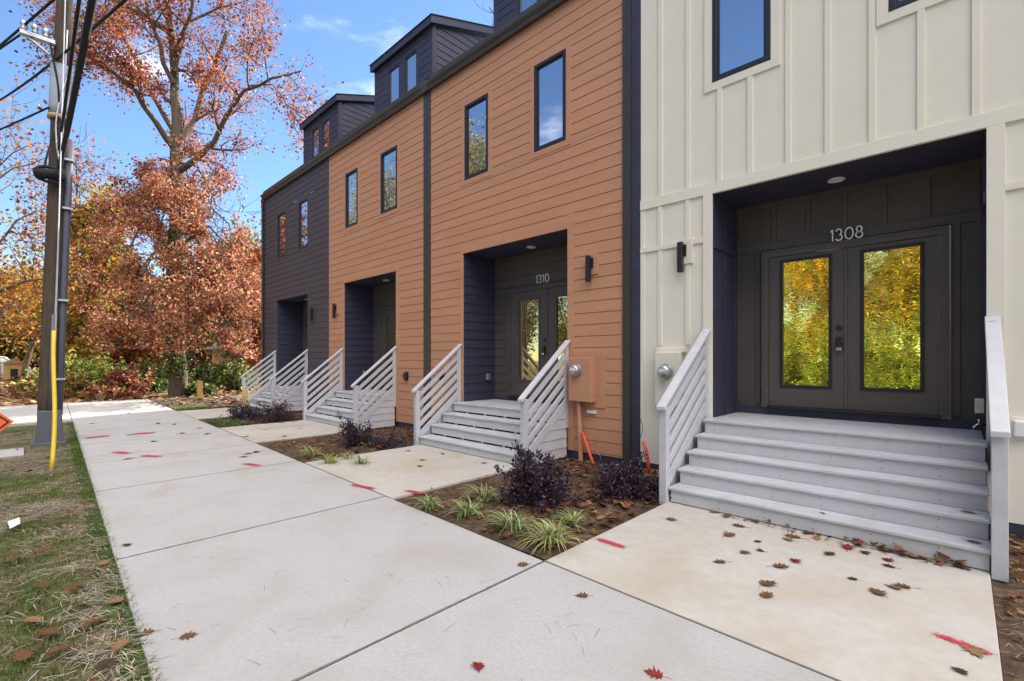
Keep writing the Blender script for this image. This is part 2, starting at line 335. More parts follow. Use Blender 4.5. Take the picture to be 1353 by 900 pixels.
struct(MB().box(-22.4, -18.6, YR(-22.4)+0.012, 40, -0.12, -0.012).build('driveway', M['asph']))
pads = {}
for nm, x0, x1, y1 in (('1308', -2.3, 0.135, 4.83), ('1310', -7.05, -4.565, 4.98), ('1312', -12.0, -9.44, 5.0), ('1314', -16.8, -14.25, 5.0)):
    pads[nm] = struct(MB().prism_z([(x0, YR(x0)+0.01), (x1, YR(x1)+0.01), (x1, y1+0.2), (x0, y1+0.2)], -0.12, -0.002).build('concrete_path', M['pad'], bevel=0.007))
for nm, x0, x1 in (('1308', -2.3, 0.135), ('1310', -7.05, -4.565), ('1312', -12.0, -9.44), ('1314', -16.8, -14.25)): joint(pads[nm], (x0, YR(x0)+0.006), (x1, YR(x1)+0.006), 0.007)
beds = {}
for nm, x0, x1 in (('a', 0.14, 6), ('b', -4.56, -2.305), ('c', -9.435, -7.055), ('d', -14.245, -12.005), ('e', -18.55, -16.805)):
    beds[nm] = struct(sheet('planting_bed', x0, x1, YR(x0)+0.012, 6.02, int((x1-x0)*14), 46, -0.03, 0.018, M['soil'], 3))
lawn = struct(sheet('lawn', -16.0, 6, -4.0, 0.0, 120, 24, -0.035, 0.012, M['lawn'], 5))
me = lawn.data                                # follow the slanting sidewalk edge
for v in me.vertices:
    t = (v.co.y+4)/4; v.co.y = -4+t*(YL(v.co.x)-0.005+4)

# ------------------------------------------------------------------ townhouses
YF = 6.0; YB = 6.86; EAVE = 7.30; LAP = 0.176
def cells(x0, x1, z0, z1, holes):
    zs = sorted({z0, z1}|{h for q in holes for h in q[2:] if z0 < h < z1})
    for a, c in zip(zs[:-1], zs[1:]):
        cuts = sorted([(q[0], q[1]) for q in holes if q[2] <= a+1e-6 and q[3] >= c-1e-6]); x = x0
        for l, r in cuts:
            if l > x+1e-4: yield x, l, a, c
            x = max(x, r)
        if x < x1-1e-4: yield x, x1, a, c
def lap(b, x0, x1, z0, z1, holes, y=YF, off=0.0, out=0.013, gap=0.010):
    z = z0+off-LAP*(off > 0)
    while z < z1-1e-4:
        for l, r, a, c in cells(x0, x1, max(z, z0), min(z+LAP, z1), holes):
            m_ = min(c, z+LAP-gap); ya = y-out-0.004*(1-(a-z)/LAP)
            if m_ > a: b.quad((l, ya, a), (r, ya, a), (r, y-out, m_), (l, y-out, m_)); b.quad((l, y-out, m_), (r, y-out, m_), (r, y-0.001, m_), (l, y-0.001, m_))
            if c > m_: b.quad((l, y-0.001, max(m_, a)), (r, y-0.001, max(m_, a)), (r, y-0.001, c), (l, y-0.001, c))
            if a <= z+1e-6: b.quad((l, ya, a), (l, y, a), (r, y, a), (r, ya, a))
        z += LAP
    return b
def lap_x(b, x, y0, y1, z0, z1, sgn, top=None):  # lap siding on a wall of constant x, facing sgn
    z = z0
    while z < z1-1e-4:
        t = min(z+LAP, z1)
        xa = x+sgn*0.012; xc = x
        b.quad((xa, y0, z), (xa, y1, z), (xc, y1, t), (xc, y0, t)); b.quad((xa, y0, z), (x, y0, z), (x, y1, z), (xa, y1, z)); z += LAP
    return b
def frame(b, x0, x1, z0, z1, t, y0, y1, tb=None):   # four butted boards
    tb = t if tb is None else tb
    b.box(x0, x0+t, y0, y1, z0, z1); b.box(x1-t, x1, y0, y1, z0, z1)
    b.box(x0+t, x1-t, y0+0.002, y1, z1-t, z1); b.box(x0+t, x1-t, y0+0.002, y1, z0, z0+tb); return b
def window(house, x0, x1, z0, z1, trim_mat, tw=0.10, glass_mat=None):
    wdw = frame(MB(), x0, x1, z0, z1, 0.055, YF-0.028, YF+0.05).build('window', M['black'], house, bevel=0.004)
    frame(MB(), x0+0.055, x1-0.055, z0+0.055, z1-0.055, 0.022, YF-0.005, YF+0.05).build('sash', M['black'], wdw)
    MB().box(x0+0.06, x1-0.06, YF+0.012, YF+0.02, z0+0.06, z1-0.06).build('pane', glass_mat or M['win'], wdw)
    frame(MB(), x0-tw, x1+tw, z0-tw, z1+tw, tw-0.002, YF-0.024, YF+0.01).build('trim', trim_mat, wdw, bevel=0.003)
    return wdw
def sconce(house, x, z, block_mat):
    s = MB().box(x-0.032, x+0.032, YF-0.115, YF-0.05, z-0.21, z+0.18).build('wall_lamp', M['blackm'], house, bevel=0.004)
    MB().box(x-0.06, x+0.06, YF-0.05, YF-0.029, z+0.0, z+0.15).build('back_plate', M['blackm'], s, bevel=0.003)
    MB().box(x-0.02, x+0.16-0.02, YF-0.033, YF, z-0.10, z+0.22).build('mounting_block', block_mat, s, bevel=0.003)
def digits(house, text, x, z, h, y):
    """house number drawn in thin strokes"""
    b = MB(); w_ = 0.011*h/0.13
    def stroke(pts):
        pts = [Vector((p[0], 0, p[1])) for p in pts]; vs = []; k = len(pts)
        for i, p in enumerate(pts):
            t = (pts[min(i+1, k-1)]-pts[max(i-1, 0)]).normalized(); n = Vector((-t.z, 0, t.x))*w_*0.5
            for sg in (1, -1):
                for yy in (y-0.014, y): vs.append((p.x+sg*n.x, yy, p.z+sg*n.z))
        fs = []
        for i in range(k-1):
            o = i*4; fs += [(o, o+4, o+6, o+2), (o+1, o+3, o+7, o+5), (o, o+1, o+5, o+4), (o+2, o+6, o+7, o+3)]
        fs += [(0, 2, 3, 1), ((k-1)*4, (k-1)*4+1, (k-1)*4+3, (k-1)*4+2)]
        b.add(vs, fs)
    def arc(cx, cz, rx, rz, a0, a1, n=18): return [(cx+rx*math.cos(R(a0+(a1-a0)*i/n)), cz+rz*math.sin(R(a0+(a1-a0)*i/n))) for i in range(n+1)]
    for ch in text:
        if ch == '1':
            stroke([(x, z+0.80*h), (x+0.16*h, z+h), (x+0.161*h, z+0.99*h)]); stroke([(x+0.16*h, z+h), (x+0.16*h, z)]); x += 0.40*h
        elif ch == '3':
            stroke(arc(x+0.22*h, z+0.74*h, 0.20*h, 0.25*h, 160, -90)); stroke(arc(x+0.22*h, z+0.25*h, 0.24*h, 0.25*h, 90, -160)); x += 0.68*h
        elif ch == '0':
            stroke(arc(x+0.29*h, z+0.5*h, 0.28*h, 0.5*h, 0, 360, 28)); x += 0.76*h
        elif ch == '8':
            stroke(arc(x+0.25*h, z+0.75*h, 0.19*h, 0.235*h, 0, 360, 24)); stroke(arc(x+0.25*h, z+0.26*h, 0.24*h, 0.255*h, 0, 360, 24)); x += 0.6*h
    return b.build('house_number', M['number'], house)
def dormer(house, x0, x1):
    yf, yb, z0, zt, sl = 6.9, 10.6, 7.55, 9.62, 0.354
    b = MB(); wz0, wz1 = 8.0, 9.36; c = (x0+x1)/2
    wins = [(c-0.63, c-0.09, wz0, wz1), (c+0.16, c+0.70, wz0, wz1)]
    lap(b, x0+0.1, x1-0.1, z0, zt, wins, yf)
    for x, sg in ((x0, -1), (x1, 1)):
        z = z0
        while z < zt+sl*(yb-yf)-0.02:
            t = z+LAP; ya = yf+max(0, (z-zt)/sl); yb2 = yf+max(0, (t-zt)/sl)
            b.quad((x+sg*0.012, ya+0.06, z), (x+sg*0.012, yb, z), (x, yb, t), (x, yb2+0.06, t))
            b.quad((x+sg*0.012, ya+0.06, z), (x, ya+0.06, z), (x, yb, z), (x+sg*0.012, yb, z)); z = t
    b.quad((x0, yf+0.11, z0), (x1, yf+0.11, z0), (x1, yf+0.11, zt), (x0, yf+0.11, zt))
    d = b.build('dormer', M['navy'], house)
    cb = MB()
    for x in (x0, x1):
        cb.box(x-0.018 if x == x0 else x-0.1, x+0.1 if x == x0 else x+0.018, yf-0.024, yf+0.10, z0, zt+0.02)
    cb.box(x0+0.1, x1-0.1, yf-0.022, yf+0.02, zt-0.14, zt+0.02)
    cb.build('corner_board', M['navy'], d, bevel=0.003)
    for l, r, a, e in wins:
        frame(MB(), l-0.09, r+0.09, a, e+0.09, 0.088, yf-0.020, yf+0.02).build('window_trim', M['navy'], d, bevel=0.003)
        frame(MB(), l, r, a, e, 0.05, yf-0.012, yf+0.05).build('window_frame', M['black'], d, bevel=0.003)
        MB().box(l+0.045, r-0.045, yf+0.016, yf+0.024, a+0.045, e-0.045).build('pane', M['win'], d)
    ro = 0.10
    f0 = zt+0.02-sl*0.12
    MB().prism_x([(yf-0.12, f0), (yb+0.5, zt+0.02+sl*(yb+0.5-yf)), (yb+0.5, zt+0.20+sl*(yb+0.5-yf)), (yf-0.12, f0+0.18)], x0-ro, x1+ro).build('dormer_roof', M['navy'], d, bevel=0.005)
    MB().prism_x([(yf-0.14, f0+0.182), (yb+0.5, zt+0.202+sl*(yb+0.5-yf)), (yb+0.5, zt+0.222+sl*(yb+0.5-yf)), (yf-0.14, f0+0.2)], x0-ro-0.02, x1+ro+0.02).build('drip_edge', M['gutter'], d)
    return d
def outlet(house, c, axis, m):
    """weatherproof outlet box; axis = direction it faces"""
    x, y, z = c; b = MB()
    if axis == 'y-': b.box(x-0.05, x+0.05, y-0.07, y, z-0.07, z+0.07)
    else:
        s = 1 if axis == 'x+' else -1; b.box(min(x, x+s*0.075), max(x, x+s*0.075), y-0.045, y+0.045, z-0.07, z+0.07)
    o = b.build('outlet_box', m, house, bevel=0.012)
    b = MB()
    if axis == 'y-': b.box(x-0.07, x+0.07, y-0.012, y, z-0.1, z+0.1)
    else: b.box(min(x, x+s*0.012), max(x, x+s*0.012), y-0.065, y+0.065, z-0.1, z+0.1)
    b.build('cover_plate', M['blackm'] if m is not M['white'] else M['cream'], o, bevel=0.002)

def house(num, x0, x1, siding, label, op, land, wins, sid='lap', off=0.0):
    h = thing('townhouse', ((x0+x1)/2, YF, 0), label, 'townhouse')
    ox0, ox1, ot = op; wallm = M[siding]
    base = 0.10
    hole = [(ox0-0.0, ox1+0.0, 0.0, ot)]+[(w_[0]-0.09, w_[1]+0.09, w_[2]-0.09, w_[3]+0.09) for w_ in wins]
    top = EAVE+0.02
    b = MB()
    if sid == 'lap': lap(b, x0, x1, base, top, hole, YF, off)
    else:
        for l, r, a, c in cells(x0, x1, base, top, hole): b.quad((l, YF-0.004, a), (r, YF-0.004, a), (r, YF-0.004, c), (l, YF-0.004, c))
    b.build('front_siding', wallm, h)
    # shell behind the siding: side and back walls, floor to eave
    s = MB(); t = 0.12
    s.box(x0+0.003, x0+t, YF+0.05, 17.0, -0.06, top); s.box(x1-t, x1-0.003, YF+0.05, 17.0, -0.06, top); s.box(x0+t, x1-t, 16.88, 17.0, -0.06, top)
    s.build('side_wall', M['char'] if siding == 'char' else wallm, h)
    MB().box(x0, x1, YF+0.001, YF+0.05, -0.06, base+0.01).build('foundation', M['navy'], h)
    # main roof
    MB().prism_x([(YF-0.05, EAVE+0.03), (11.5, EAVE+0.03+0.52*5.55), (17.05, EAVE+0.03), (17.05, EAVE+0.20), (11.5, EAVE+0.20+0.52*5.55), (YF-0.05, EAVE+0.20)], x0, x1).build('roof', M['roof'], h)
    # gutter with a moulded front
    g = [(YF-0.005, EAVE-0.10), (YF-0.09, EAVE-0.10), (YF-0.10, EAVE-0.05), (YF-0.135, EAVE+0.01), (YF-0.14, EAVE+0.055), (YF-0.125, EAVE+0.055), (YF-0.085, EAVE-0.04), (YF-0.005, EAVE-0.07)]
    MB().prism_x(g, x0, x1).build('gutter', M['gutter'], h)
    # windows
    tm = wallm
    for w_ in wins: window(h, *w_, tm)
    # opening trim boards
    lt = 0.075 if sid == 'lap' else 0.0
    if sid == 'lap':
        b = MB(); b.box(ox0-0.09, ox0, YF-0.026, YF+0.02, base, ot+0.15); b.box(ox1, ox1+0.12, YF-0.026, YF+0.02, base, ot+0.22)
        b.box(ox0, ox1, YF-0.024, YF+0.02, ot, ot+0.15); b.build('porch_trim', tm, h, bevel=0.003)
    # porch recess
    b = MB()
    if sid == 'lap':
        lap_x(b, ox0, YF+0.0, YB, land, ot, 1); lap_x(b, ox1, YF+0.0, YB, land, ot, -1)
    else:
        for x in (ox0, ox1): b.quad((x, YF, land), (x, YB, land), (x, YB, ot), (x, YF, ot))
    b.box(ox0-0.02, ox1+0.02, YF+0.003, YB+0.02, ot, ot+0.03)
    b.build('porch_side', M['navy'], h)
    dl, dr, dt, db = (-1.852, -0.199, 2.862, 0.93) if num == '1308' else (ox0+0.487, ox0+2.40, land+2.03+0.13, land+0.10)
    b = MB()
    if sid == 'lap': lap(b, ox0, ox1, land, ot, [(dl-0.1, dr+0.1, 0, dt+0.1)], YB)
    else:
        for l, r, a, c in cells(ox0, ox1, land, ot, [(dl-0.1, dr+0.1, 0, dt+0.1)]): b.quad((l, YB, a), (r, YB, a), (r, YB, c), (l, YB, c))
    b.build('porch_back_wall', M['panel'], h)
    # doors
    mid = (dl+dr)/2 if num != '1308' else -1.017
    gm = M['gold'] if num == '1308' else M['dwin']
    dm = M['bronze'] if num == '1308' else M['panel']
    if num == '1308': gl = [(-1.70, -1.18, 1.19, 2.79), (-0.855, -0.335, 1.19, 2.79)]
    else: gl = [(dl+0.22, mid-0.20, land+0.42, dt-0.17), (mid+0.22, dr-0.20, land+0.42, dt-0.17)]
    for i, (a, c) in enumerate(((dl, mid-0.004), (mid+0.004, dr))):
        g0, g1, gz0, gz1 = gl[i]; b = MB(); y0, y1 = YB-0.035, YB+0.01
        b.box(a, g0, y0, y1, db, dt); b.box(g1, c, y0, y1, db, dt); b.box(g0, g1, y0, y1, db, gz0); b.box(g0, g1, y0, y1, gz1, dt)
        d = b.build('door', dm, h)
        frame(MB(), g0-0.022, g1+0.022, gz0-0.022, gz1+0.022, 0.034, y0-0.017, y0+0.02).build('glass_frame', M['black'] if num == '1308' else dm, d, bevel=0.004)
        MB().box(g0, g1, y0+0.008, y0+0.014, gz0, gz1).build('glass', gm, d)
        if i == 0:
            hx = c-0.062; hz = db+0.90 if num != '1308' else 1.72
            k = MB().disc((hx, y0, hz+0.19), (0, -1, 0), [(0, 0.034), (0.012, 0.034), (0.016, 0.028)], 20); k.build('deadbolt', M['blackm'], d, smooth=False)
            MB().box(hx-0.034, hx+0.034, y0-0.05, y0-0.002, hz-0.09, hz+0.04).build('lock_box', M['blackm'], d, bevel=0.012)
            MB().box(hx-0.028, hx+0.028, y0-0.054, y0-0.049, hz-0.086, hz-0.05).build('key_tray', M['chrome'], d, bevel=0.002)
            k = MB().disc((hx, y0, hz+0.055), (0, -1, 0), [(0, 0.028), (0.05, 0.028), (0.055, 0.022)], 18); k.build('door_knob', M['blackm'], d)
        else:
            MB().box(a-0.02, a+0.012, y0-0.014, y0-0.002, db+0.01, dt-0.01).build('astragal', dm, d, bevel=0.003)
    b = MB(); cw = 0.085
    b.box(dl-cw, dl-0.004, YB-0.055, YB, db-0.02, dt+0.004); b.box(dr+0.004, dr+cw, YB-0.055, YB, db-0.02, dt+0.004); b.box(dl-cw, dr+cw, YB-0.057, YB, dt+0.004, dt+cw)
    b.box(dl-cw-0.0, dl-cw+0.022, YB-0.07, YB-0.055, db-0.02, dt+cw); b.box(dr+cw-0.022, dr+cw, YB-0.07, YB-0.055, db-0.02, dt+cw); b.box(dl-cw+0.022, dr+cw-0.022, YB-0.07, YB-0.057, dt+cw-0.022, dt+cw)
    b.build('door_casing', dm, h, bevel=0.003)
    MB().box(dl-0.02, dr+0.02, YB-0.10, YB-0.001, db-0.035, db-0.004).build('threshold', M['blackm'], h, bevel=0.004)
    MB().box(ox0, ox1, YB-0.030, YB-0.001, land+0.002, db-0.04).build('base_board', M['navy'], h)
    if num != '1314' : pass
    # recessed porch light
    cx = {'1308': -1.061, '1310': -5.755, '1312': -10.74, '1314': -15.6}[num]
    cl = MB().disc((cx, 6.50, ot+0.001), (0, 0, -1), [(0, 0.085), (0.012, 0.083), (0.014, 0.065), (0.006, 0.060)], 28).build('ceiling_light', M['white'], h)
    MB().disc((cx, 6.50, ot-0.006), (0, 0, -1), [(0, 0.058), (0.004, 0.05)], 24).build('lens', M['lens'], cl)
    return h

OP = {'1308': (-2.27, 0.145, 3.60), '1310': (-7.08, -4.525, 3.60), '1312': (-12.0, -9.46, 3.57), '1314': (-16.8, -14.3, 3.51)}
LD = {'1308': 0.80, '1310': 0.70, '1312': 0.69, '1314': 0.62}
WZ = (5.02, 6.47)
h1308 = house('1308', -3.26, 1.55, 'cream', 'cream board and batten townhouse with dark recessed porch and gold glass double doors', OP['1308'], LD['1308'],
              [(-2.27, -1.61, 4.99, 6.45), (-0.54, 0.12, 4.99, 6.45)], 'bb')
h1310 = house('1310', -8.13, -3.53, 'orange', 'terracotta lap sided townhouse numbered 1310 next to the cream townhouse', OP['1310'], LD['1310'],
              [(-7.025, -6.36, *WZ), (-5.225, -4.56, *WZ)], 'lap', 0.03)
h1312 = house('1312', -12.90, -8.37, 'orange', 'terracotta lap sided townhouse standing between the charcoal end house and house 1310', OP['1312'], LD['1312'],
              [(-11.91, -11.25, *WZ), (-10.13, -9.41, *WZ)], 'lap', 0.0)
h1314 = house('1314', -18.03, -12.98, 'char', 'dark charcoal lap sided end townhouse farthest down the sidewalk beside the autumn tree', OP['1314'], LD['1314'],
              [(-16.74, -16.0, 4.94, 6.41), (-14.99, -14.27, 4.94, 6.43)], 'lap', 0.05)
# trim boards at the party walls
MB().box(-3.53, -3.41, YF-0.045, YF+0.05, -0.05, EAVE+0.25).build('corner_board', M['gutter'], h1310, bevel=0.004)
MB().box(-3.409, -3.262, YF-0.012, YF+0.05, -0.05, EAVE+0.25).build('party_wall_strip', M['navy'], h1310)
MB().box(-8.37, -8.13, YF-0.035, YF+0.05, -0.05, EAVE-0.101).build('party_wall_strip', M['gutter'], h1312, bevel=0.004)
MB().box(-8.371, -8.131, YF-0.10, YF, EAVE-0.10, EAVE+0.05).build('gutter_joint', M['gutter'], h1312)
MB().box(-12.98, -12.90, YF-0.03, YF+0.05, -0.05, EAVE-0.101).build('corner_board', M['char'], h1314, bevel=0.004)
MB().box(-12.979, -12.901, YF-0.10, YF, EAVE-0.10, EAVE+0.05).build('gutter_joint', M['gutter'], h1314)
MB().box(-18.11, -18.03, YF-0.03, YF+0.10, -0.05, EAVE-0.101).build('corner_board', M['gutter'], h1314, bevel=0.004)
MB().tube([(-18.02, YF-0.07, 0.1), (-18.02, YF-0.07, EAVE-0.35), (-18.02, YF-0.09, EAVE-0.09)], 0.04, 8).build('downspout', M['gutter'], h1314)
dormer(h1314, -16.80, -14.17); dormer(h1312, -11.96, -9.29); dormer(h1310, -7.13, -4.50)
# cream house boards and battens
b = MB(); YC = YF-0.004
def bb(x0, x1, z0, z1, t=0.017): b.box(x0, x1, YC-t, YC+0.003, z0, z1)
zt0, zt1 = 3.605, 3.74                       # band above the porch
bb(-3.26, 1.55, zt0, zt1, 0.024)
for x in (-2.965, -2.584, -2.187, -1.832, -1.43, -1.054, -0.674, -0.298, 0.08, 0.46, 0.84, 1.22):
    lo = zt1; segs = [(zt1, EAVE-0.05)]
    for w_ in ((-2.27, -1.61), (-0.54, 0.12)):
        if w_[0]-0.12 < x < w_[1]+0.12: segs = [(zt1, 4.99-0.10), (6.45+0.10, EAVE-0.05)]
    for a, c in segs: bb(x-0.029, x+0.029, a, c)
bb(-2.385, -2.27, 0.10, zt0, 0.024); bb(0.145, 0.261, 0.10, zt0, 0.024)       # porch jambs
bb(-3.26, -2.385, 3.01, 3.075, 0.022); bb(0.261, 1.55, 3.01, 3.075, 0.022)    # rail
for x in (-2.972, -2.59):
    bb(x-0.027, x+0.027, 3.075, zt0)
    bb(x-0.027, x+0.027, 1.72 if x < -2.8 else 1.72, 3.01)
bb(-2.96, -2.92, 0.10, 0.95); bb(-3.26, -3.20, 0.1, zt0, 0.012)
for x in (0.64, 1.02, 1.40): bb(x-0.027, x+0.027, 3.075, zt0); bb(x-0.027, x+0.027, 0.10, 3.01)
b.build('battens', M['cream'], h1308, bevel=0.002)
# dark panelled porch of 1308
b = MB(); yb = YB
def pb(x0, x1, z0, z1, t=0.018): b.box(x0, x1, yb-t, yb+0.002, z0, z1)
pb(-2.27, 0.145, 2.965, 3.07, 0.022); pb(-2.27, 0.145, 3.52, 3.60, 0.022)
for x in (-2.225, -1.80, -1.413, -1.033, -0.658, -0.286, 0.10): pb(x-0.024, x+0.024, 3.07, 3.52)
for x in (-2.245, -1.99, -0.055, 0.118): pb(x-0.028, x+0.028, 0.93, 2.965)
b.build('porch_batten', M['panel'], h1308, bevel=0.002)
for x, s in ((-2.27, 1), (0.145, -1)):
    b = MB()
    x_ = lambda t: (min(x, x+s*t), max(x, x+s*t))
    b.box(*x_(0.018), YF+0.38, YF+0.45, 0.80, 2.93); b.box(*x_(0.018), YF+0.38, YF+0.45, 3.03, 3.6); b.box(*x_(0.020), YF+0.005, YB-0.03, 2.93, 3.03); b.box(*x_(0.018), YB-0.10, YB-0.03, 0.8, 2.93)
    b.build('porch_side_batten', M['navy'], h1308, bevel=0.002)
digits(h1308, '1308', -1.165, 2.955, 0.135, YB-0.074)
digits(h1310, '1310', -5.93, LD['1310']+2.03+0.13+0.125, 0.155, YB-0.012)
sconce(h1308, -2.655, 2.87, M['cream']); sconce(h1310, -4.09, 2.91, M['orange']); sconce(h1312, -12.46, 2.87, M['orange']); sconce(h1314, -13.93, 2.87, M['char'])
def meter(h, x0, x1, z0, z1, dx, dz, m, depth=0.13, board=None):
    if board: MB().box(*board[:2], YF-0.03, YF+0.0, *board[2:]).build('meter_board', m, h, bevel=0.003)
    o = MB().box(x0, x1, YF-0.03-depth, YF-0.031, z0, z1).build('electric_meter', m, h, bevel=0.008)
    yy = YF-0.03-depth
    MB().box(x0+0.012, x1-0.012, yy-0.006, yy, z0+0.012, dz-0.12).build('lower_cover', m, o, bevel=0.003)
    MB().disc((dx, yy, dz), (0, -1, 0), [(0, 0.092), (0.03, 0.092), (0.034, 0.086)], 28).build('meter_ring', M['galv'], o)
    MB().disc((dx, yy-0.03, dz), (0, -1, 0), [(0, 0.08), (0.06, 0.078), (0.085, 0.06), (0.095, 0.02)], 28).build('meter_dome', M['dial'], o, smooth=True)
    MB().box(dx-0.045, dx+0.045, yy-0.128, yy-0.121, dz-0.012, dz+0.03).build('meter_plate', M['white'], o)
    return o
meter(h1310, -4.405, -3.985, 0.885, 1.555, -4.235, 1.37, M['orange'], 0.13, (-4.404, -3.83, 0.80, 1.66))
MB().tube([(-4.26, YF-0.09, 0.89), (-4.24, YF-0.09, 0.45), (-4.22, YF-0.09, -0.05)], 0.036, 12).build('conduit', M['orange'], h1310)
MB().box(-4.14, -3.99, YF-0.05, YF-0.012, 0.71, 0.755).build('label_plate', M['white'], h1310, bevel=0.003)
MB().box(-2.99, -2.65, YF-0.12, YF-0.022, 0.92, 1.62).build('electric_meter', M['cream'], h1308, bevel=0.006)
mm = [o for o in h1308.children if o.name.startswith('electric_meter')][0]
MB().box(-3.01, -2.60, YF-0.05, YF-0.004, 1.62, 1.68).build('meter_hood', M['cream'], mm, bevel=0.003)
MB().disc((-2.83, YF-0.12, 1.37), (0, -1, 0), [(0, 0.1), (0.03, 0.1), (0.034, 0.092)], 28).build('meter_ring', M['galv'], mm)
MB().disc((-2.83, YF-0.15, 1.37), (0, -1, 0), [(0, 0.085), (0.06, 0.083), (0.085, 0.06), (0.095, 0.02)], 28).build('meter_dome', M['dial'], mm, smooth=True)
MB().box(-2.87, -2.79, YF-0.25, YF-0.243, 1.365, 1.40).build('meter_plate', M['white'], mm)
meter(h1314, -14.02, -13.62, 0.75, 1.25, -13.9, 1.0, M['char'], 0.12)
outlet(h1310, (-7.08, 6.62, 1.17), 'x+', M['galv']); outlet(h1312, (-12.0, 6.55, 1.15), 'x+', M['galv']); outlet(h1308, (0.145, 6.15, 1.10), 'x-', M['galv'])
outlet(h1312, (-9.03, YF-0.014, 1.15), 'y-', M['blackm']); outlet(h1310, (-7.74, YF-0.014, 1.2), 'y-', M['blackm']); outlet(h1308, (0.36, YF-0.004, 0.93), 'y-', M['white'])
t = MB().tube([(0.145, 6.1, 0.93), (0.09, 6.09, 0.93), (0.06, 6.07, 0.90)], 0.012, 8); t.tube([(0.10, 6.09, 0.93), (0.10, 6.09, 0.97)], 0.008, 6)
t.tube([(0.10, 6.04, 0.975), (0.10, 6.14, 0.965)], 0.012, 6); t.build('hose_tap', M['chrome'], h1308, smooth=True)

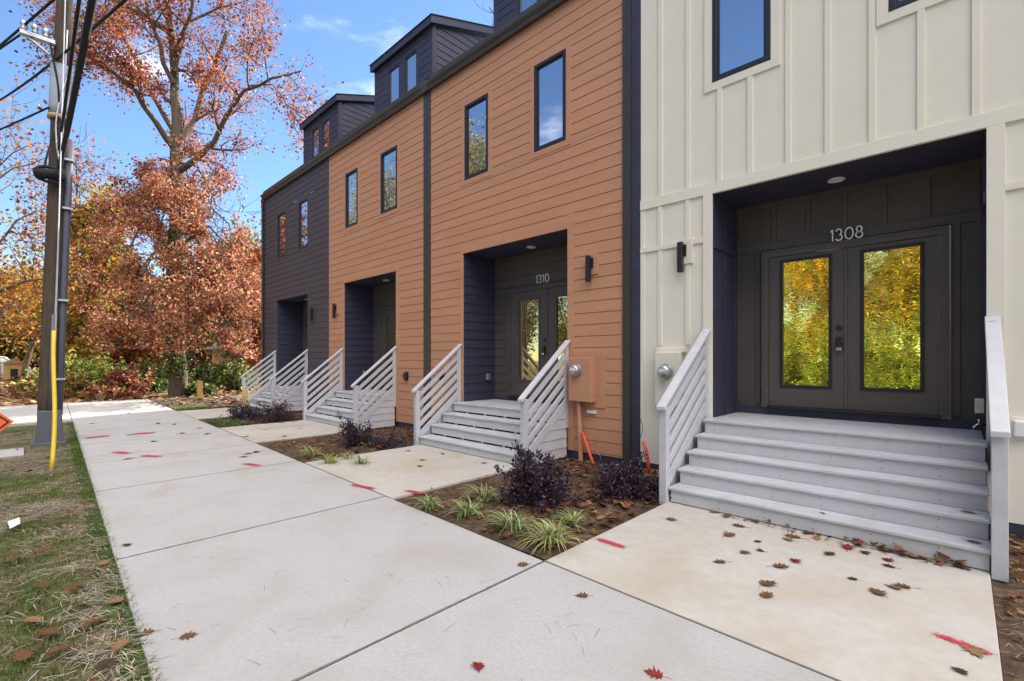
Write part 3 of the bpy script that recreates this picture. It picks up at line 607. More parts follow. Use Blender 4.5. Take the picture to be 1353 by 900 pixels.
# ------------------------------------------------------------------ porch stairs
def stairs(num, n, label, gaps, yfront, skirt):
    """n risers from the ground to the landing; railings both sides"""
    x0, x1, _ = OP[num]; land = LD[num]
    if num != '1308': x0 += 0.0
    s = thing('porch_stairs', ((x0+x1)/2, yfront, 0), label, 'stairs')
    rise = land/n if num == '1308' else 0.185
    run = (5.76-yfront)/(n-1)
    ez = [land-rise*(n-1-i) for i in range(n)]      # top of tread i
    for i in range(n):
        y0 = yfront+run*i; zt = ez[i]; zb = ez[i-1] if i else 0.005
        last = i == n-1
        yend = YB-0.032 if last else y0+run+0.035
        b = MB(); k = 2 if not last else 7; wd = (yend-(y0-0.025))/k
        for j in range(k):
            xa, xb = (x0-0.02, x1-0.0)
            if last and j > 1: xa, xb = x0+0.014, x1-0.014
            b.box(xa, xb, y0-0.025+wd*j+(0.003 if j else 0), y0-0.025+wd*(j+1), zt-0.030, zt)
        b.build('landing' if last else 'tread', M['tread'], s, bevel=0.006)
        g = 0.028 if (gaps and i) else 0.0
        b = MB().box(x0, x1-0.012, y0, y0+0.025, zb+g+0.001, zt-0.031)
        if g:
            xx = x0+0.35
            while xx < x1-0.1: b.box(xx, xx+0.03, y0+0.001, y0+0.03, zb, zb+g+0.002); xx += 0.5
        ro = b.build('riser', M['stair'], s, bevel=0.002); nf = len(ro.data.polygons)
        if num in ('1308', '1310'):            # screw heads along the joists
            vs = [tuple(v.co) for v in ro.data.vertices]; fs = [tuple(p.vertices) for p in ro.data.polygons]; xx = x0+0.12
            while xx < x1-0.08:
                for zz in (zb+g+0.035, zt-0.065):
                    xq = xx+rnd.uniform(-0.012, 0.012); o_ = len(vs)
                    vs += [(xq+0.0055*math.cos(q*1.047), y0-0.0012, zz+0.0055*math.sin(q*1.047)) for q in range(6)]; fs.append(tuple(range(o_, o_+6)))
                xx += 0.40
            ro.data.clear_geometry(); ro.data.from_pydata(vs, [], fs); ro.data.update(); ro.data.materials.append(M['galvd'])
            for p in ro.data.polygons: p.material_index = 1 if p.index >= nf else 0
    prof = [(yfront+0.04, 0.0)]
    for i in range(n): prof += [(yfront+0.04+run*i, ez[i]-0.035), (yfront+0.04+run*(i+1) if i < n-1 else YF-0.02, ez[i]-0.035)]
    prof.append((YF-0.02, 0.0))
    for xs in (x0+0.05, (x0+x1)/2-0.02, x1-0.09): MB().prism_x(prof, xs, xs+0.04).build('stringer', M['void'], s)
    pt, wt = (1.02, 1.84)
    yp = yfront-0.06; ywall = YF-0.03
    if num != '1308': pt, wt = 0.965, 1.755
    sl = (wt-pt)/(ywall-0.05-yp)
    for sd in (0, 1):
        xa = x0-0.105 if sd == 0 else (x1-0.005 if num == '1308' else x1-0.03); xb = xa+0.085; xm = (xa+xb)/2
        r = MB().box(xa, xb, yp, yp+0.085, -0.03, pt-0.012+0.01).build('railing', M['rail'], s, bevel=0.005)
        def zr(y, o): return pt+sl*(y-yp)-o
        cy0, cy1 = yp-0.05, ywall
        MB().prism_x([(cy0, zr(cy0, 0)), (cy1, zr(cy1, 0)), (cy1, zr(cy1, -0.042)), (cy0, zr(cy0, -0.042))], xm-0.05, xm+0.05).build('handrail', M['rail'], r, bevel=0.006)
        MB().box(xm-0.02, xm+0.02, ywall-0.085, ywall-0.001, land-0.25, zr(ywall, 0.005)).build('wall_post', M['rail'], r, bevel=0.004)
        for o in (0.115, 0.295, 0.475, 0.655):
            xo = xa+0.01 if sd == 0 else xb-0.048
            q0, q1 = yp+0.086, ywall-0.087
            MB().prism_x([(q0, zr(q0, o+0.09)), (q1, zr(q1, o+0.09)), (q1, zr(q1, o)), (q0, zr(q0, o))], xm-0.019, xm+0.019).build('rail_board', M['rail'], r, bevel=0.004)
        q0, q1 = yp+0.086, ywall-0.087
        MB().prism_x([(q0, max(0.02, zr(q0, 0.97))), (q1, zr(q1, 0.97)), (q1, zr(q1, 0.82)), (q0, zr(q0, 0.82))], xm-0.014, xm+0.014).build('skirt_board', M['rail'], r, bevel=0.003)
        if skirt:                              # clad triangle closing the side below the stringer
            k = MB(); z = 0.0; sx = 1 if sd else -1
            while z < zr(q1, 0.97)-0.02:
                t = min(z+0.15, zr(q1, 0.972)); ya = q0+max(0, (z-zr(q0, 0.972))/sl); yb_ = q0+max(0, (t-zr(q0, 0.972))/sl)
                k.quad((xm+sx*0.010, ya, z), (xm+sx*0.010, q1+0.05, z), (xm, q1+0.05, t), (xm, yb_, t)); z += 0.15
            k.build('side_panel', M['rail'], r)
    return s
stairs('1308', 5, 'wide grey painted wooden stairs with closed risers leading to the gold glass doors of 1308', False, 4.82, True)
stairs('1310', 4, 'grey wooden stairs with slotted risers below the terracotta house number 1310', True, 4.97, True)
stairs('1312', 4, 'grey wooden stairs with slotted risers at the terracotta house beside the charcoal house', True, 4.99, True)
stairs('1314', 4, 'grey wooden stairs at the charcoal end house, the farthest flight along the sidewalk', True, 5.0, True)

# ------------------------------------------------------------------ paint marks on the concrete
def mark(pts, wd, parent, z=0.0025):
    P = [Vector((*gnd(*p), z)) for p in pts]; n = 14; vs = []; cols = []
    ln = [(P[i+1]-P[i]).length for i in range(len(P)-1)]; tot = sum(ln)
    for i in range(n+1):
        u = tot*i/n; k = 0
        while k < len(ln)-1 and u > ln[k]: u -= ln[k]; k += 1
        p = P[k].lerp(P[k+1], min(1, u/ln[k])); t = (P[k+1]-P[k]).normalized(); s = Vector((-t.y, t.x, 0))
        e = min(1, 5*i/n, 5*(n-i)/n)
        for j, a in enumerate((-1, -0.5, 0, 0.5, 1)):
            vs.append(tuple(p+s*a*wd*1.5)); cols.append((max(0, e*(1-abs(a))*1.15),)*3)
    o = MB(); o.add(vs, [(i*5+j, (i+1)*5+j, (i+1)*5+j+1, i*5+j+1) for i in range(n) for j in range(4)])
    ob = o.build('paint_mark', M['paint'], parent)
    ca = ob.data.color_attributes.new('Col', 'FLOAT_COLOR', 'POINT')
    ca.data.foreach_set('color', np.array([(*c, 1) for c in cols], np.float32).ravel()); return ob
mark([(1228, 836), (1275, 852), (1320, 869)], 0.028, pads['1308']); mark([(786, 711), (829, 725)], 0.035, pads['1308'])
mark([(534, 648), (560, 652)], 0.04, pads['1310']); mark([(463, 640), (497, 647)], 0.045, walk); mark([(321, 612.5), (345, 616)], 0.05, walk)
mark([(186, 602), (214, 604)], 0.06, walk); mark([(150, 597), (172, 600)], 0.06, walk); mark([(110, 579.5), (147, 575.5)], 0.11, walk); mark([(175, 573.5), (207, 572)], 0.11, walk)

# ------------------------------------------------------------------ fallen leaves
def leaf_mesh(seed, m, size):
    """lobed, curled dry leaf with a stalk and a midrib fold"""
    g = random.Random(seed); curl = g.uniform(0.15, 0.6); tw = g.uniform(-0.3, 0.3); c = [(g.uniform(0.85, 1.15)*x, y+g.uniform(-0.03, 0.03)) for x, y in OUT]
    def z(x, y): return 0.02+curl*x*x*1.3+0.25*abs(tw)*(y-0.5)**2+tw*x*y*0.5
    vs = [(x*size, (y-0.5)*size, z(x, y)*size) for x, y in c]; n = len(vs)
    mid = [(0, (y-0.5)*size, (z(0, y)-0.015)*size) for y in (0.1, 0.4, 0.7)]
    vs += mid; fs = []
    k = len(OAK)-1
    def near(y): return n+min(2, max(0, int(y*3.2)))
    for i in range(n):
        j = (i+1) % n; a, c2 = near(c[i][1]), near(c[j][1])
        fs.append((i, j, a) if a == c2 else (i, j, c2, a))
    b = MB(); b.add(vs, fs); b.tube([(0, -0.5*size, 0.012*size+0.001), (0.03*size, -0.72*size, 0.03*size), (0.02*size, -0.85*size, 0.012)], 0.012*size, 4)
    return b, len(vs)
LEAFC = {'brown': (0.16, 0.075, 0.030), 'red': (0.24, 0.025, 0.022), 'dark': (0.065, 0.040, 0.022), 'tan': (0.30, 0.18, 0.08)}
proto = {}
def fallen(x, y, z, size, kind, seed, label, group):
    key = (kind, seed % 5)
    if key not in proto:
        b, _ = leaf_mesh(seed % 5+11*len(kind), M['gleaf'], 1.0); o = b.build('fallen_leaf', M['gleaf'])
        ca = o.data.color_attributes.new('Col', 'FLOAT_COLOR', 'POINT'); g = random.Random(seed)
        ca.data.foreach_set('color', np.array([tuple(min(1, q*g.uniform(0.8, 1.2)) for q in LEAFC[kind])+(1,) for _ in o.data.vertices], np.float32).ravel())
        proto[key] = o
    else:
        o = proto[key].copy(); col.objects.link(o)
    g = random.Random(seed*31+5)
    o.location = (x, y, z); o.rotation_euler = (g.uniform(-0.15, 0.15), g.uniform(-0.15, 0.15), g.uniform(0, 6.28)); o.scale = (size, size, size*0.8)
    tag(o, label, 'leaf', group); return o
G1 = 'leaves on the stained concrete path'
padleaf = [(888,687,'brown'),(965,707,'brown'),(985,730,'brown'),(950,743,'brown'),(1046,709,'brown'),(1040,713,'tan'),(1002,716,'dark'),(1004,728,'dark'),(1033,749,'brown'),
 (1050,741,'red'),(1120,723,'red'),(1097,732,'dark'),(1016,771,'brown'),(1014,787,'brown'),(1125,765,'dark'),(1172,740,'red'),(1173,748,'dark'),(1158,782,'brown'),(1190,775,'brown'),(1180,776,'tan'),
 (1270,888,'dark'),(1288,862,'tan'),(1272,750,'brown'),(1216,733,'tan'),(1206,735,'brown'),(1171,726,'brown'),(1079,712,'tan'),(1144,731,'dark'),(1068,705,'brown'),(975,695,'brown'),(945,676,'tan'),(960,683,'brown'),(1000,686,'brown')]
LB = {'brown': 'curled brown oak leaf lying on the path in front of the wide stairs', 'dark': 'small dark shrivelled leaf lying on the path in front of the wide stairs',
      'red': 'crimson leaf lying on the path in front of the wide stairs', 'tan': 'pale tan oak leaf lying on the path in front of the wide stairs'}
for i, (px, py, k) in enumerate(padleaf):
    x, y = gnd(px, py); fallen(x, min(y, 4.79), 0.003, rnd.uniform(0.105, 0.16) if k != 'dark' else rnd.uniform(0.07, 0.12), k, i, LB[k], G1)
G2 = 'scattered leaves on the sidewalk'
for i, (px, py, k, lb) in enumerate([(632,882,'red','dark red leaf on the sidewalk at the bottom edge of the picture, left of another'),(863,891,'red','reddish brown leaf on the sidewalk at the bottom edge, nearer the stained path'),
   (250,841,'brown','brown oak leaf alone on the sidewalk near the lawn edge'),(190,838,'brown','brown leaf on the lawn edge of the sidewalk'),(690,747,'brown','brown leaf on the sidewalk by the corner of the planting bed'),
   (168,721,'dark','dark leaf on the sidewalk beside a joint near the lawn'),(768,788,'brown','brown leaf on the sidewalk just outside the joint of the stained path')]):
    x, y = gnd(px, py); fallen(x, y, 0.004, 0.10, k, 60+i, lb, G2)
for i, (px, py) in enumerate([(209,560),(170,546),(242,573),(204,583.5),(167.5,607),(274,574),(325,577),(338,598),(328,600),(320.5,604),(121,560),(170,575),(230,561),(262,566)]):
    x, y = gnd(px, py); fallen(x, y, 0.004, 0.15, 'dark', 80+i, 'small dark leaf on the far stretch of sidewalk near the utility pole', G2)
for i, (px, py) in enumerate([(540,596),(559,608),(555,616),(585,600),(640,612),(398,566),(375,577),(350,568)]):
    x, y = gnd(px, py); fallen(x, y, 0.004, 0.12, 'brown', 100+i, 'brown leaf on a concrete path leading to the terracotta houses', 'leaves on the terracotta house paths')
fallen(0.02, 5.17, LD['1308']*2/5+0.005, 0.12, 'tan', 121, 'dry tan leaf on the second step of the wide grey stairs', 'leaves on the wide stairs')
fallen(0.06, 4.93, LD['1308']/5+0.005, 0.10, 'brown', 122, 'brown leaf at the right end of the lowest step of the wide stairs', 'leaves on the wide stairs')
fallen(-0.9, 4.92, LD['1308']/5+0.005, 0.05, 'dark', 123, 'tiny dark leaf in the middle of the lowest wide step', 'leaves on the wide stairs')
for i, (px, py, k) in enumerate([(45,822,'tan'),(75,862,'brown'),(30,868,'brown'),(140,880,'dark'),(160,853,'tan'),(62,838,'brown'),(95,778,'brown'),(120,826,'brown'),(60,728,'brown'),(118,671,'tan'),(80,690,'brown'),(138,745,'tan'),(55,775,'brown'),(20,740,'brown'),(150,797,'tan')]):
    x, y = gnd(px, py); fallen(x, y, 0.012, 0.13 if k != 'dark' else 0.1, k, 140+i, {'brown': 'brown leaf resting on the straw covered lawn strip', 'tan': 'tan leaf resting on the straw covered lawn strip', 'dark': 'dark purple brown leaf resting on the lawn near the sidewalk edge'}[k], 'leaves on the lawn strip')
b = MB().add([(*gnd(10, 694), 0.03), (*gnd(26, 690), 0.04), (*gnd(27, 697), 0.035), (*gnd(13, 702), 0.02)], [(0, 1, 2, 3)])
o = b.build('paper_scrap', M['white']); sm = o.modifiers.new('s', 'SOLIDIFY'); sm.thickness = 0.006
tag(o, 'white scrap of litter lying on the lawn at the left edge', 'litter')

# leaf litter, straw and mulch: uncountable
rg = np.random.default_rng(5)
def litter(name, x0, x1, y0, y1, n, size, cols, seed, z=-0.02, label=None):
    g = np.random.default_rng(seed); P = np.stack([g.uniform(x0, x1, n), g.uniform(y0, y1, n), z+0.03*g.random(n)], 1)
    f = oakleaves(name, P, size, pal(g, n, cols, 0.3), M['gleaf'], seed=seed) if n < 3000 else leaves(name, P, size, pal(g, n, cols, 0.3), M['gleaf'], seed=seed, droop=0, flat=0.75)
    return tag(f, label, None, None, 'stuff')
BR = [(0.16, 0.08, 0.035), (0.22, 0.11, 0.05), (0.10, 0.05, 0.025), (0.30, 0.17, 0.075), (0.17, 0.045, 0.03)]
for (x0, x1, n, sd) in ((-4.5, -2.35, 560, 1), (-9.4, -7.1, 420, 2), (-14.2, -12.05, 260, 3), (-18.4, -16.85, 160, 4)):
    litter('leaf_litter', x0, x1, YR(x0)+0.06, 5.9, n, 0.10, BR, sd, label='brown leaf litter over the planting bed soil')
litter('leaf_litter', 0.2, 2.2, 2.72, 5.9, 1100, 0.11, BR+[(0.42, 0.25, 0.10)], 6, label='thick brown leaf litter right of the wide stairs')
litter('leaf_litter', 0.17, 0.6, 2.9, 3.35, 46, 0.13, [(0.42, 0.26, 0.10), (0.25, 0.13, 0.05)], 7, z=0.0, label='large dry leaves heaped at the path corner')
litter('leaf_litter', -1.6, 0.0, 4.70, 4.80, 70, 0.06, BR, 9, z=0.0, label='leaf bits swept against the lowest wide step')
litter('leaf_litter', -60, -22.8, -10, 24, 16000, 0.26, [(0.34, 0.20, 0.09), (0.45, 0.30, 0.14), (0.25, 0.13, 0.06), (0.40, 0.20, 0.10)], 10, z=-0.06, label='fallen leaves over the ground beneath the far trees')
litter('leaf_litter', -22.0, -18.2, 3.0, 5.6, 420, 0.16, BR+[(0.4, 0.26, 0.14)], 11, z=0.0, label='fallen leaves over the asphalt drive at the end house')
def sticks(name, x0, x1, y0, y1, n, ln, wd, cols, seed, z, label):
    g = np.random.default_rng(seed); P = np.stack([g.uniform(x0, x1, n), g.uniform(y0, y1, n), z+0.025*g.random(n)], 1)
    a = g.uniform(0, 6.28, n); D = np.stack([np.cos(a), np.sin(a), 0.22*g.random(n)], 1)
    return tag(blades(name, P, D, ln, wd, pal(g, n, cols, 0.2), M['blade'], seed=seed, bend=0.15), label, None, None, 'stuff')
ST_ = [(0.54, 0.47, 0.35), (0.42, 0.35, 0.24), (0.62, 0.56, 0.44), (0.28, 0.21, 0.13)]
MU = [(0.12, 0.08, 0.05), (0.20, 0.14, 0.09), (0.08, 0.05, 0.035), (0.27, 0.2, 0.13)]
for x0, x1, n, sd in ((-4.5, -2.35, 2600, 21), (-9.4, -7.1, 2000, 22), (-14.2, -12.05, 1200, 23)):
    sticks('mulch', x0, x1, YR(x0)+0.05, 5.9, n, 0.06, 0.006, MU, sd, -0.03, 'shredded bark mulch over the planting bed')
sticks('straw_mulch', 0.17, 2.2, 2.7, 5.9, 5000, 0.13, 0.004, MU+ST_[1:2]*2, 24, -0.03, 'pine straw right of the wide stairs')

# ------------------------------------------------------------------ lawn grass and straw
n = 52000; X = -1.6-14.2*np.random.default_rng(3).random(n)**1.6; g = np.random.default_rng(4)
yl = 0.43-0.033*(X+2.8); t = g.random(n)**0.8; Y = yl-0.0-t*1.35
def vnoise(x, y, s, seed):
    g2 = np.random.default_rng(seed); T = g2.random((64, 64)); u, v = (x*s) % 63, (y*s) % 63; i, j = u.astype(int), v.astype(int); a, c = u-i, v-j
    a = a*a*(3-2*a); c = c*c*(3-2*c)
    return (T[i, j]*(1-a)+T[i+1, j]*a)*(1-c)+(T[i, j+1]*(1-a)+T[i+1, j+1]*a)*c
dens = vnoise(X+50, Y+50, 1.5, 1)*0.6+vnoise(X+50, Y+50, 4.2, 2)*0.4; edge = np.exp(-(yl-Y)/0.10)
keep = g.random(n) < np.clip((dens-0.42)*2.6, 0.05, 1)+edge; X, Y, edge = X[keep], Y[keep], edge[keep]; n = len(X)
a = g.uniform(0, 6.28, n); D = np.stack([0.5*np.cos(a), 0.5*np.sin(a), 0.6+0.5*g.random(n)], 1)
D[:, 1] += edge*0.35
tag(blades('grass', np.stack([X, Y, -0.035+0*X], 1), D, 0.075, 0.005, pal(g, n, [(0.085, 0.14, 0.022), (0.12, 0.17, 0.035), (0.06, 0.11, 0.018), (0.20, 0.20, 0.07)], 0.2), M['blade'], seed=2, bend=0.7),
    'patchy green grass of the lawn strip beside the sidewalk', None, None, 'stuff')
n = 15000; X = -1.6-14.2*g.random(n)**1.5; yl = 0.43-0.033*(X+2.8); Y = yl+0.012-0.13*g.random(n)**1.4
D = np.stack([0.6*g.normal(size=n), 0.25+0.4*g.normal(size=n), 0.8+0.4*g.random(n)], 1)
tag(blades('grass', np.stack([X, Y, -0.03+0*X], 1), D, 0.065, 0.0045, pal(g, n, [(0.07, 0.14, 0.018), (0.10, 0.17, 0.025), (0.05, 0.10, 0.015), (0.14, 0.18, 0.05)], 0.2), M['blade'], seed=12, bend=0.7), 'greener fringe of grass along the sidewalk edge', None, None, 'stuff')
n = 44000; X = -1.6-14.2*g.random(n)**1.7; yl = 0.43-0.033*(X+2.8); Y = yl-0.03-1.3*g.random(n)
dens = vnoise(X+50, Y+50, 1.5, 1)*0.6+vnoise(X+50, Y+50, 4.2, 2)*0.4
k = g.random(n) < np.clip((0.66-dens)*3.2, 0.06, 1); X, Y = X[k], Y[k]; n = len(X)
a = g.normal(0.4, 0.9, n); D = np.stack([np.cos(a), np.sin(a), 0.16*g.random(n)], 1)
tag(blades('straw', np.stack([X, Y, -0.022+0.03*g.random(n)], 1), D, 0.15, 0.005, pal(g, n, ST_, 0.2), M['blade'], seed=6, bend=0.12), 'pale dry straw strewn over the lawn strip', None, None, 'stuff')
tag(oakleaves('leaf_litter', np.stack([X[:140], Y[:140], 0.005+0.015*g.random(140)], 1), 0.065, pal(g, 140, BR, 0.35), M['gleaf'], seed=8), 'brown leaves and leaf scraps caught in the lawn straw', None, None, 'stuff')
sticks('pine_needle', -16, -1.2, 0.6, 2.6, 260, 0.10, 0.0025, [(0.2, 0.14, 0.08), (0.10, 0.07, 0.05)], 31, 0.0, 'pine needles and grass clippings scattered on the sidewalk')

# ------------------------------------------------------------------ shrubs and tufts
def shrub(x, y, r, h, label, seed, n=2600, cols=((0.050, 0.033, 0.054), (0.075, 0.043, 0.070), (0.095, 0.045, 0.058), (0.036, 0.028, 0.046)), name='purple_shrub', group='purple leaved shrubs in the beds', ls=0.034, spiky=1.0):
    g = np.random.default_rng(seed); s = thing(name, (x, y, 0), label, 'shrub', group)
    b = MB(); P = []; Dr = []
    for i in range(46 if n > 1500 else 26):
        a = g.uniform(0, 6.28); el = g.uniform(0.12, 1.25); ln = (0.75+0.35*g.random())*(1.0 if i % 6 else 1.28)
        d = np.array([math.cos(a)*math.cos(el)*r, math.sin(a)*math.cos(el)*r, math.sin(el)*h])*ln
        p0 = np.array([x, y, -0.03]); pts = [p0+d*t+np.array([0, 0, -0.10*r*t*t])+0.03*r*g.normal(size=3)*(t > 0) for t in (0, 0.35, 0.7, 1.0)]
        b.tube(pts, [0.006, 0.0045, 0.003, 0.0012], 4, cap=False)
        for j in range(n//46 if n > 1500 else n//26):
            t = 0.18+0.84*g.random()**0.75; k = min(2, int(t*3)); tt = min(1, t*3-k)
            q = pts[k]*(1-tt)+pts[k+1]*tt; P.append(q+g.normal(size=3)*0.045*r/0.4*spiky*(1.1-0.6*t)); Dr.append(d/np.linalg.norm(d)+0.5*g.normal(size=3))
    b.build('stem', M['bark'], s)
    P = np.array(P); P[:, 2] = np.maximum(P[:, 2], -0.01)
    leaves('foliage', P, ls, pal(g, len(P), list(cols), 0.3), M['shrub'], s, seed, droop=-0.1, wid=0.3, dirs=np.array(Dr))
    return s
x, y = gnd(708, 664); shrub(x, y, 0.42, 0.62, 'large purple leaved shrub in the bed before the terracotta house 1310', 1, 5600)
x, y = gnd(822, 652); shrub(x, y, 0.44, 0.42, 'second purple leaved shrub, beside the left newel post of the wide stairs', 2, 4200)
x, y = gnd(470, 586); shrub(x, y, 0.44, 0.50, 'small purple shrub with dead brown leaves by the middle flight of stairs', 3, 2600)
x, y = gnd(515, 588); shrub(x, y, 0.40, 0.22, 'low sparse purple shrub against the terracotta wall between two stairs', 4, 1500, ls=0.03)
x, y = gnd(362, 556); shrub(x, y, 0.62, 0.55, 'spreading purple shrub by the stairs of the charcoal end house', 5, 3200)
x, y = gnd(316, 553); shrub(x, y, 0.42, 0.48, 'farthest purple shrub, at the sidewalk corner of the end house bed', 6, 2000)
x, y = gnd(335, 552); shrub(x, y, 0.45, 0.40, 'purple shrub squeezed between the two farthest purple shrubs', 7, 1500)
def tuft(x, y, r, n, label, seed, variegated=True):
    g = np.random.default_rng(seed); a = g.uniform(0, 6.28, n); e = g.uniform(0.35, 1.2, n)
    P = np.stack([x+0.035*g.normal(size=n), y+0.035*g.normal(size=n), -0.03+0*a], 1)
    D = np.stack([np.cos(a)*np.cos(e), np.sin(a)*np.cos(e), np.sin(e)+0.3], 1)
    cols = [(0.48, 0.52, 0.26), (0.20, 0.30, 0.08), (0.55, 0.58, 0.34), (0.13, 0.22, 0.06), (0.50, 0.45, 0.15)] if variegated else [(0.09, 0.15, 0.04), (0.15, 0.2, 0.06)]
    o = blades('grass_tuft', P, D, r*1.35, 0.013 if variegated else 0.008, pal(g, n, cols, 0.15), M['blade'], seed=seed, bend=0.95)
    return tag(o, label, 'plant', 'ornamental grass tufts in the beds')
for i, (px, py, r, nn, lb) in enumerate([(730, 716, 0.30, 120, 'largest variegated grass tuft, nearest the bed corner by the stained path'), (757, 690, 0.22, 60, 'variegated grass tuft behind the largest tuft'), (676, 697, 0.27, 90, 'variegated grass tuft in front of the large purple shrub'),
      (619, 676, 0.24, 60, 'small variegated grass tuft near the sidewalk edge of the bed'), (638, 658, 0.26, 80, 'variegated grass tuft at the path side of the bed'), (566, 668, 0.20, 70, 'dull green grass tuft nearest the red paint dash at the bed tip'),
      (412, 601, 0.26, 60, 'pale grass tuft at the left tip of the middle bed'), (437, 612, 0.26, 50, 'grass tuft at the sidewalk edge of the middle bed'), (478, 612, 0.24, 40, 'grass tuft beside the small brown purple shrub'), (460, 606, 0.2, 40, 'thin grass tuft between others in the middle bed')]):
    x, y = gnd(px, py); tuft(x, y, r, nn, lb, 200+i)
g = np.random.default_rng(77); n = 1500; x0, y0 = gnd(285, 561); x1, y1 = gnd(326, 560)
P = np.stack([g.uniform(-13.6, -12.1, n), g.uniform(3.15, 3.75, n), -0.03+0*g.random(n)], 1)
a = g.uniform(0, 6.28, n); D = np.stack([np.cos(a), np.sin(a), 0.7+g.random(n)], 1)
tag(blades('ground_cover', P, D, 0.16, 0.012, pal(g, n, [(0.10, 0.15, 0.05), (0.16, 0.2, 0.08)], 0.2), M['blade'], seed=9, bend=0.8), 'low green ground cover at the far bed edge', None, None, 'stuff')
n = 1800; P = np.stack([g.uniform(-18.2, -16.9, n), g.uniform(3.3, 4.2, n), -0.03+0*g.random(n)], 1); a = g.uniform(0, 6.28, n); D = np.stack([np.cos(a), np.sin(a), 0.7+g.random(n)], 1)
tag(blades('ground_cover', P, D, 0.16, 0.012, pal(g, n, [(0.16, 0.2, 0.05), (0.22, 0.24, 0.08)], 0.2), M['blade'], seed=10, bend=0.8), 'yellowish green ground cover before the end house', None, None, 'stuff')

# conduits and stub pipes in the bed
t = MB().tube([(-4.17, 5.88, 0.42), (-4.10, 5.86, 0.30), (-4.0, 5.82, 0.14), (-3.93, 5.80, 0.02), (-3.90, 5.80, -0.05)], 0.021, 12).build('red_conduit', M['redpipe'], smooth=True)
tag(t, 'orange red plastic conduit leaning against the terracotta wall under the meter', 'conduit', 'red conduits')
t = MB().tube([(-3.12, 5.80, 0.42), (-3.06, 5.78, 0.31), (-3.02, 5.76, 0.14), (-3.01, 5.76, -0.06)], 0.022, 12).build('red_conduit', M['redpipe'], smooth=True)
tag(t, 'orange red plastic conduit stub before the cream wall by the wide stairs', 'conduit', 'red conduits')
t = MB().disc((-2.95, 5.72, -0.05), (0, 0, 1), [(0, 0.19), (0.10, 0.19), (0.105, 0.165), (0.02, 0.16)], 28).build('drain_pipe', M['clay']); tag(t, 'tan pipe collar half buried beside the left newel post of the wide stairs', 'pipe')
pts = [(-3.86+0.05*math.sin(i*0.9), 5.85-0.01*i, 0.02+0.045*i) for i in range(12)]
t = MB().tube(pts, 0.004, 5).build('utility_wire', M['purple']); tag(t, 'thin purple wire poking up by the terracotta wall', 'wire')
pts = [(-3.18+0.03*math.sin(i*0.8), 5.84, 0.0+0.06*i) for i in range(13)]
t = MB().tube(pts, 0.004, 5).build('utility_wire', M['cable']); tag(t, 'thin black wire rising before the cream wall above the red conduit', 'wire')
for (px, py, lb, nm) in ((264, 527, 'short raw timber stake on the leafy ground left of the end house', 'timber_stake'), (323.5, 541, 'bright yellow timber post at the foot of the farthest stairs', 'timber_stake')):
    x, y = gnd(px, py); q = 0.09 if px < 300 else 0.07; hh = 0.72 if px < 300 else 0.62
    b = MB().prism_x([(y-q, -0.1), (y+q, -0.1), (y+q*0.9, hh*0.96), (y-q*0.8, hh)], x-q, x+q); tag(b.build(nm, M['stake'], bevel=0.01), lb, 'post')

# ------------------------------------------------------------------ utility pole, guy guard, wires
px_, py_ = -12.15, 0.30
P = thing('utility_pole', (px_, py_, 0), 'weathered wooden utility pole with grey conduits beside the sidewalk', 'utility pole')
top = 11.0; lean = lambda z: (px_+0.012*z, py_+0.030*z)
def on(z, dx=0, dy=0): x, y = lean(z); return (x+dx, y+dy, z)
MB().tube([on(z) for z in (-0.3, 1, 3, 5, 7, 9, top)], [0.132, 0.13, 0.126, 0.122, 0.118, 0.114, 0.11], 20).build('shaft', M['pole'], P, smooth=True)
MB().tube([on(z, 0.07, 0.150) for z in (0.5, 2, 4, 5.6)], 0.055, 14).build('conduit', M['conduit'], P, smooth=True)
MB().tube([on(z, 0.15, 0.03) for z in (0.5, 1.4, 2.35)], 0.036, 14).build('conduit', M['conduit'], P, smooth=True)
MB().tube([on(z, 0.13, 0.045) for z in (2.3, 4, 6, 7.6)], 0.012, 6).build('ground_wire', M['galv'], P)
for z in (1.15, 2.6, 4.3, 5.2): MB().box(*[c for c in (on(z)[0]+0.02, on(z)[0]+0.18, on(z)[1]+0.08, on(z)[1]+0.222)], z, z+0.035).build('strap', M['galv'], P)
b = MB(); s0, s1 = 0.195, 0.16
cx, cy = px_+0.06, py_+0.04
b.add([(cx-s0, cy-s0, -0.04), (cx+s0, cy-s0, -0.04), (cx+s0, cy+s0, -0.04), (cx-s0, cy+s0, -0.04), (cx-s1, cy-s1+0.02, 0.60), (cx+s1, cy-s1+0.02, 0.60), (cx+s1, cy+s1, 0.60), (cx-s1, cy+s1, 0.60)],
      [(0,3,2,1),(4,5,6,7),(0,1,5,4),(1,2,6,5),(2,3,7,6),(3,0,4,7)]); b.box(cx-s0-0.03, cx+s0+0.03, cy-s0-0.03, cy+s0+0.03, -0.04, 0.03)
b.build('base_guard', M['conduit'], P, bevel=0.012)
